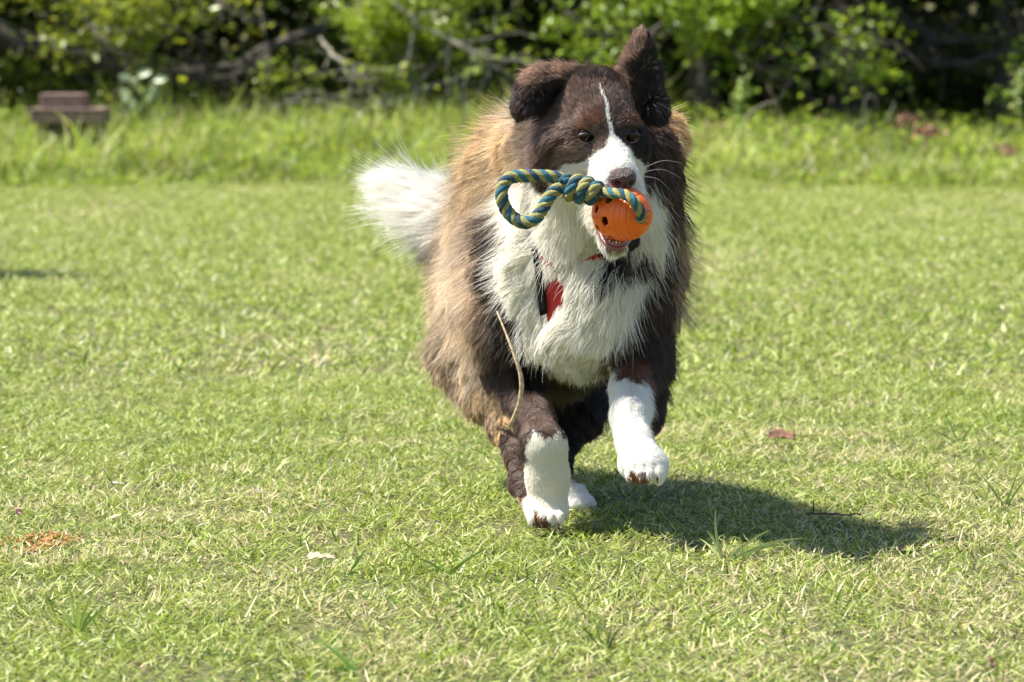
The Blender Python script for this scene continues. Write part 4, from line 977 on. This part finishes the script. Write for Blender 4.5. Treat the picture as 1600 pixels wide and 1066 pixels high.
# ---- harness: red chest piece with black edging and straps, lying on the coat
def onbody(px, py, off, Y0=5.95):
    """first point of the body's surface behind pixel (px, py), lifted by off"""
    ys = np.arange(Y0, 6.6, .002); Q = np.array([W(px, py, y_) for y_ in ys]); s = sdf(Q); i = np.argmax(s < off); return Q[i]
M_red = mat('red_webbing', (.42, .018, .016), .75, bump=(900, .5, .002)); M_blk = mat('black_webbing', (.005, .005, .006), .9, bump=(900, .6, .002), spec=.15)
har = empty('harness', onbody(870, 450, .012), None, None); C.objects.unlink(har); C.objects.link(har)
har['_o'] = tuple(float(t) for t in har.location)
har.parent = dog; har.location = Vector(har['_o']) - Vector(dog['_o']); har['label'] = 'red dog harness with black edging on the white chest'
def patch(name, L, Rr, off, m, nu=14, nv=5, thick=.003):
    Lp = smoothpath([(a, b, 0) for a, b in L], nu)[:, :2]; Rp = smoothpath([(a, b, 0) for a, b in Rr], nu)[:, :2]; V = []
    for i in range(nu):
        for j in range(nv): t = j / (nv - 1); V.append(onbody(*(Lp[i] * (1 - t) + Rp[i] * t), off))
    V = np.array(V).reshape(nu, nv, 3)
    for _ in range(5): V[1:-1] = (V[:-2] + V[1:-1] * 2 + V[2:]) / 4
    V = V.reshape(-1, 3)
    Fc = [(i * nv + j, i * nv + j + 1, (i + 1) * nv + j + 1, (i + 1) * nv + j) for i in range(nu - 1) for j in range(nv - 1)]
    o = mesh_obj(name, V, Fc, m, har); s = o.modifiers.new('t', 'SOLIDIFY'); s.thickness = thick; return o
patch('chest_panel', [(846, 400), (850, 440), (854, 486), (866, 550)], [(872, 390), (900, 425), (904, 460), (884, 550)], .006, M_red)
patch('edging', [(830, 380), (836, 415), (839, 450), (845, 494)], [(836, 378), (845, 415), (851, 450), (855, 490)], .011, M_blk, thick=.002)
patch('strap', [(892, 436), (915, 418), (945, 404)], [(886, 422), (906, 408), (936, 396)], .0045, M_red, 8)
patch('strap', [(945, 404), (975, 398), (1003, 380)], [(936, 390), (968, 382), (996, 366)], .007, M_blk, 8)

# ------------------------------------------------------------------ toy: orange rubber ball with a knotted rope loop
ball_c = W(972, 334, 5.925)
toy = empty('dog_toy', ball_c, 'orange rubber ball on a twisted blue and yellow rope loop held in the dog\'s mouth', 'dog toy')
a_ = nrm(np.array([.80, -.55, -.10])); b_ = nrm(np.cross(a_, [0, 0, 1])); c_ = np.cross(b_, a_)
HOLE = .62
def ball():
    n, mth = 84, 132; L = .082; V = []
    for i in range(n + 1):
        s = i / n; u = 2 * s - 1
        r = .0375 * (1 - abs(u) ** 2.9 * .55) * (1 if abs(u) < .93 else math.sqrt(max(0, 1 - ((abs(u) - .93) / .07) ** 2 * .45)))
        for g in (.64, .74, .84): r -= .0028 * math.exp(-((s - g) / .011) ** 2)
        r += .0012 * math.exp(-((s - .58) / .02) ** 2)
        for j in range(mth):
            th = 2 * math.pi * j / mth; rr = r
            if s < .56:
                for q0 in (.14, .24, .34, .50): rr += .0026 * math.exp(-((s - q0) / .016) ** 2 - (math.sin(th * 5 + q0 * 30) / .26) ** 2)
            V.append(ball_c + a_ * (s - .5) * L + (math.cos(th) * b_ + math.sin(th) * c_) * rr)
    Fc = []
    for i in range(n):
        for j in range(mth):
            th = 2 * math.pi * (j + .5) / mth; s = (i + .5) / n; hole = False
            for kk in range(7):
                dth = (th - kk * 2 * math.pi / 7 - HOLE + math.pi) % (2 * math.pi) - math.pi
                d2 = (th - kk * 2 * math.pi / 7 - HOLE - .45 + math.pi) % (2 * math.pi) - math.pi
                if ((s - .44) / .075) ** 2 + (dth / .20) ** 2 < 1 or ((s - .22) / .06) ** 2 + (d2 / .20) ** 2 < 1: hole = True
            if not hole: k = (j + 1) % mth; Fc.append((i * mth + j, i * mth + k, (i + 1) * mth + k, (i + 1) * mth + j))
    # end disks: ring with a round hole for the rope
    for end, i in ((1, n), (-1, 0)):
        o = len(V); rings = [.9, .78, .74, .70, .5, .40, .34]; R0 = np.linalg.norm(np.array(V[i * mth]) - ball_c - a_ * (i / n - .5) * L)
        for q_, rg in enumerate(rings):
            hgt = (.0025, .003, .0015, .003, .0035, .0015, -.006)[q_]
            for j in range(mth):
                th = 2 * math.pi * j / mth; V.append(ball_c + a_ * ((i / n - .5) * L + end * hgt) + (math.cos(th) * b_ + math.sin(th) * c_) * R0 * rg)
        prev = i * mth
        for q_ in range(len(rings)):
            for j in range(mth):
                k = (j + 1) % mth; f = (prev + j, prev + k, o + q_ * mth + k, o + q_ * mth + j); Fc.append(f if end > 0 else f[::-1])
            prev = o + q_ * mth
    m = mat('orange_rubber', (.80, .135, .008), .38, bump=(320, .2, .0015), spec=.5)
    o = mesh_obj('ball', np.array(V), Fc, m, toy); s = o.modifiers.new('t', 'SOLIDIFY'); s.thickness = .004; s.offset = -1
    v, f = uvell(ball_c, (.026, .034, .026), [b_, a_, c_]); mesh_obj('shade_core', v, f, mat('hole_shade', (.10, .028, .006), .8), toy)  # dark filler added inside, giving the shade seen through the holes
ball()
M_rb = mat('rope_blue', (.014, .105, .16), .85, noise=(300, (.04, .18, .25), 4), bump=(700, 1.0, .004)); M_ry = mat('rope_yellow', (.29, .265, .07), .85, noise=(300, (.40, .37, .15), 4), bump=(700, 1.0, .004))
M_rn = mat('rope_navy', (.015, .05, .085), .85, noise=(300, (.03, .10, .15), 4), bump=(700, 1.0, .004))
def rope(name, pts, r, turns_per_m=25, ph=0.0, mats=(0, 1, 0, 1), n=None, label=None):
    P = smoothpath(pts, 300); seg = np.linalg.norm(np.diff(P, axis=0), axis=1); Ls = np.concatenate([[0], np.cumsum(seg)]); n = n or int(max(30, Ls[-1] / .0011))
    P = np.stack([np.interp(np.linspace(0, Ls[-1], n), Ls, P[:, t]) for t in range(3)], -1); T = nrm(np.gradient(P, axis=0))
    n0 = np.cross(T[0], [0, 1, .3]); fr = []
    for i in range(n): n0 = n0 - T[i] * n0.dot(T[i]); n0 = n0 / np.linalg.norm(n0); fr.append((n0.copy(), np.cross(T[i], n0)))
    A = np.array([x_[0] for x_ in fr]); B = np.array([x_[1] for x_ in fr]); th = np.linspace(0, Ls[-1], n) * turns_per_m * 2 * math.pi + ph
    e = bpy.data.objects.new(name, None); e['_o'] = toy['_o']; link(e, toy); e.location = (0, 0, 0)
    if label: e['label'] = label
    for k in range(4):
        a = th + k * math.pi / 2; Q = P + (np.cos(a)[:, None] * A + np.sin(a)[:, None] * B) * r * .50
        v, f = tube(Q, r * .60 * (1 + .05 * np.sin(np.linspace(0, Ls[-1], n) * 2600)), 8); mesh_obj('strand', v, f, (M_rb, M_ry, M_rn)[mats[k]], e)
rope('rope_loop', [W(905, 283, 5.925), W(885, 284, 5.925), W(868, 277, 5.92), (W(832, 275, 5.915)), W(800, 277, 5.91), W(786, 290, 5.905), W(784, 308, 5.90), W(791, 328, 5.90), W(806, 343, 5.895), W(822, 348, 5.89),
                   W(838, 340, 5.89), W(850, 322, 5.895), W(860, 305, 5.90), W(874, 294, 5.91), W(892, 290, 5.915)], .0096, mats=(0, 1, 2, 1), label='loop of twisted blue and yellow rope')
def knot():
    ax0 = W(882, 291, 5.915); ax1 = W(934, 302, 5.90); d = nrm(ax1 - ax0); s1 = nrm(np.cross(d, [0, 0, 1])); s2 = np.cross(s1, d); pts = []
    for i in range(44):
        t = i / 43; a = t * 2 * math.pi * 3.3 + .5; rr = .0145 * math.sin(math.pi * (.22 + .60 * t)) ** .6; pts.append(ax0 * (1 - t) + ax1 * t + (math.cos(a) * s1 + math.sin(a) * s2) * rr)
    rope('knot', pts, .0088, 24, 1.0, (0, 1, 1, 2), label='thick knot of coiled rope beside the ball')
    rope('core_rope', [ax0, (ax0 + ax1) / 2, ax1], .013, 22, 0, (1, 0, 1, 2))
    n = 46                                                  # frayed fibres
    for i in range(n):
        t = rng.random(); b0 = ax0 * (1 - t) + ax1 * t + (s2 * rng.uniform(-1, .6) - np.array([0, .8, 0])) * .013; e0 = b0 + nrm(rng.normal(0, 1, 3) + [0, -.5, -.6]) * rng.uniform(.004, .011)
        v, f = tube(smoothpath([b0, (b0 + e0) / 2 + rng.normal(0, .002, 3), e0], 6), .0004, 4); mesh_obj('loose_fibre', v, f, (M_rn, M_ry)[i % 3 == 0], toy)
knot()
rope('rope_end', [W(938, 300, 5.90), W(955, 302, 5.885), W(975, 304, 5.868), W(990, 314, 5.858), W(999, 328, 5.862), W(1002, 340, 5.880), W(992, 342, 5.91)], .0080, 22, .4, (2, 1, 0, 1), label='end of the rope running over the ball into its hole')

def straw():
    pts = [W(776, 486, 6.16), W(786, 510, 6.14), W(800, 545, 6.12), W(812, 580, 6.11), (W(815, 605, 6.11)), W(810, 635, 6.115), W(796, 668, 6.13)]
    P = smoothpath(pts, 30); T = nrm(np.gradient(P, axis=0)); S = nrm(np.cross(T, [0, -1, .15])); t = np.linspace(0, 1, 30); wd = np.interp(t, [0, .3, .6, 1], [.001, .0022, .0040, .0034])[:, None]
    V = np.concatenate([P - S * wd, P + [0, -.0008, 0], P + S * wd]); Fc = []
    for i in range(29): Fc += [(i, 30 + i, 31 + i, i + 1), (30 + i, 60 + i, 61 + i, 31 + i)]
    o = mesh_obj('dry_grass_blade', V, Fc, mat('straw', (.58, .45, .29), .7, noise=(160, (.30, .20, .11), 3)), label='long dry straw blade caught in the fur, dangling in front of the dark foreleg', cat='straw')
    s = o.modifiers.new('t', 'SOLIDIFY'); s.thickness = .0006
straw()

for o in bpy.data.objects:
    if '_o' in o: del o['_o']
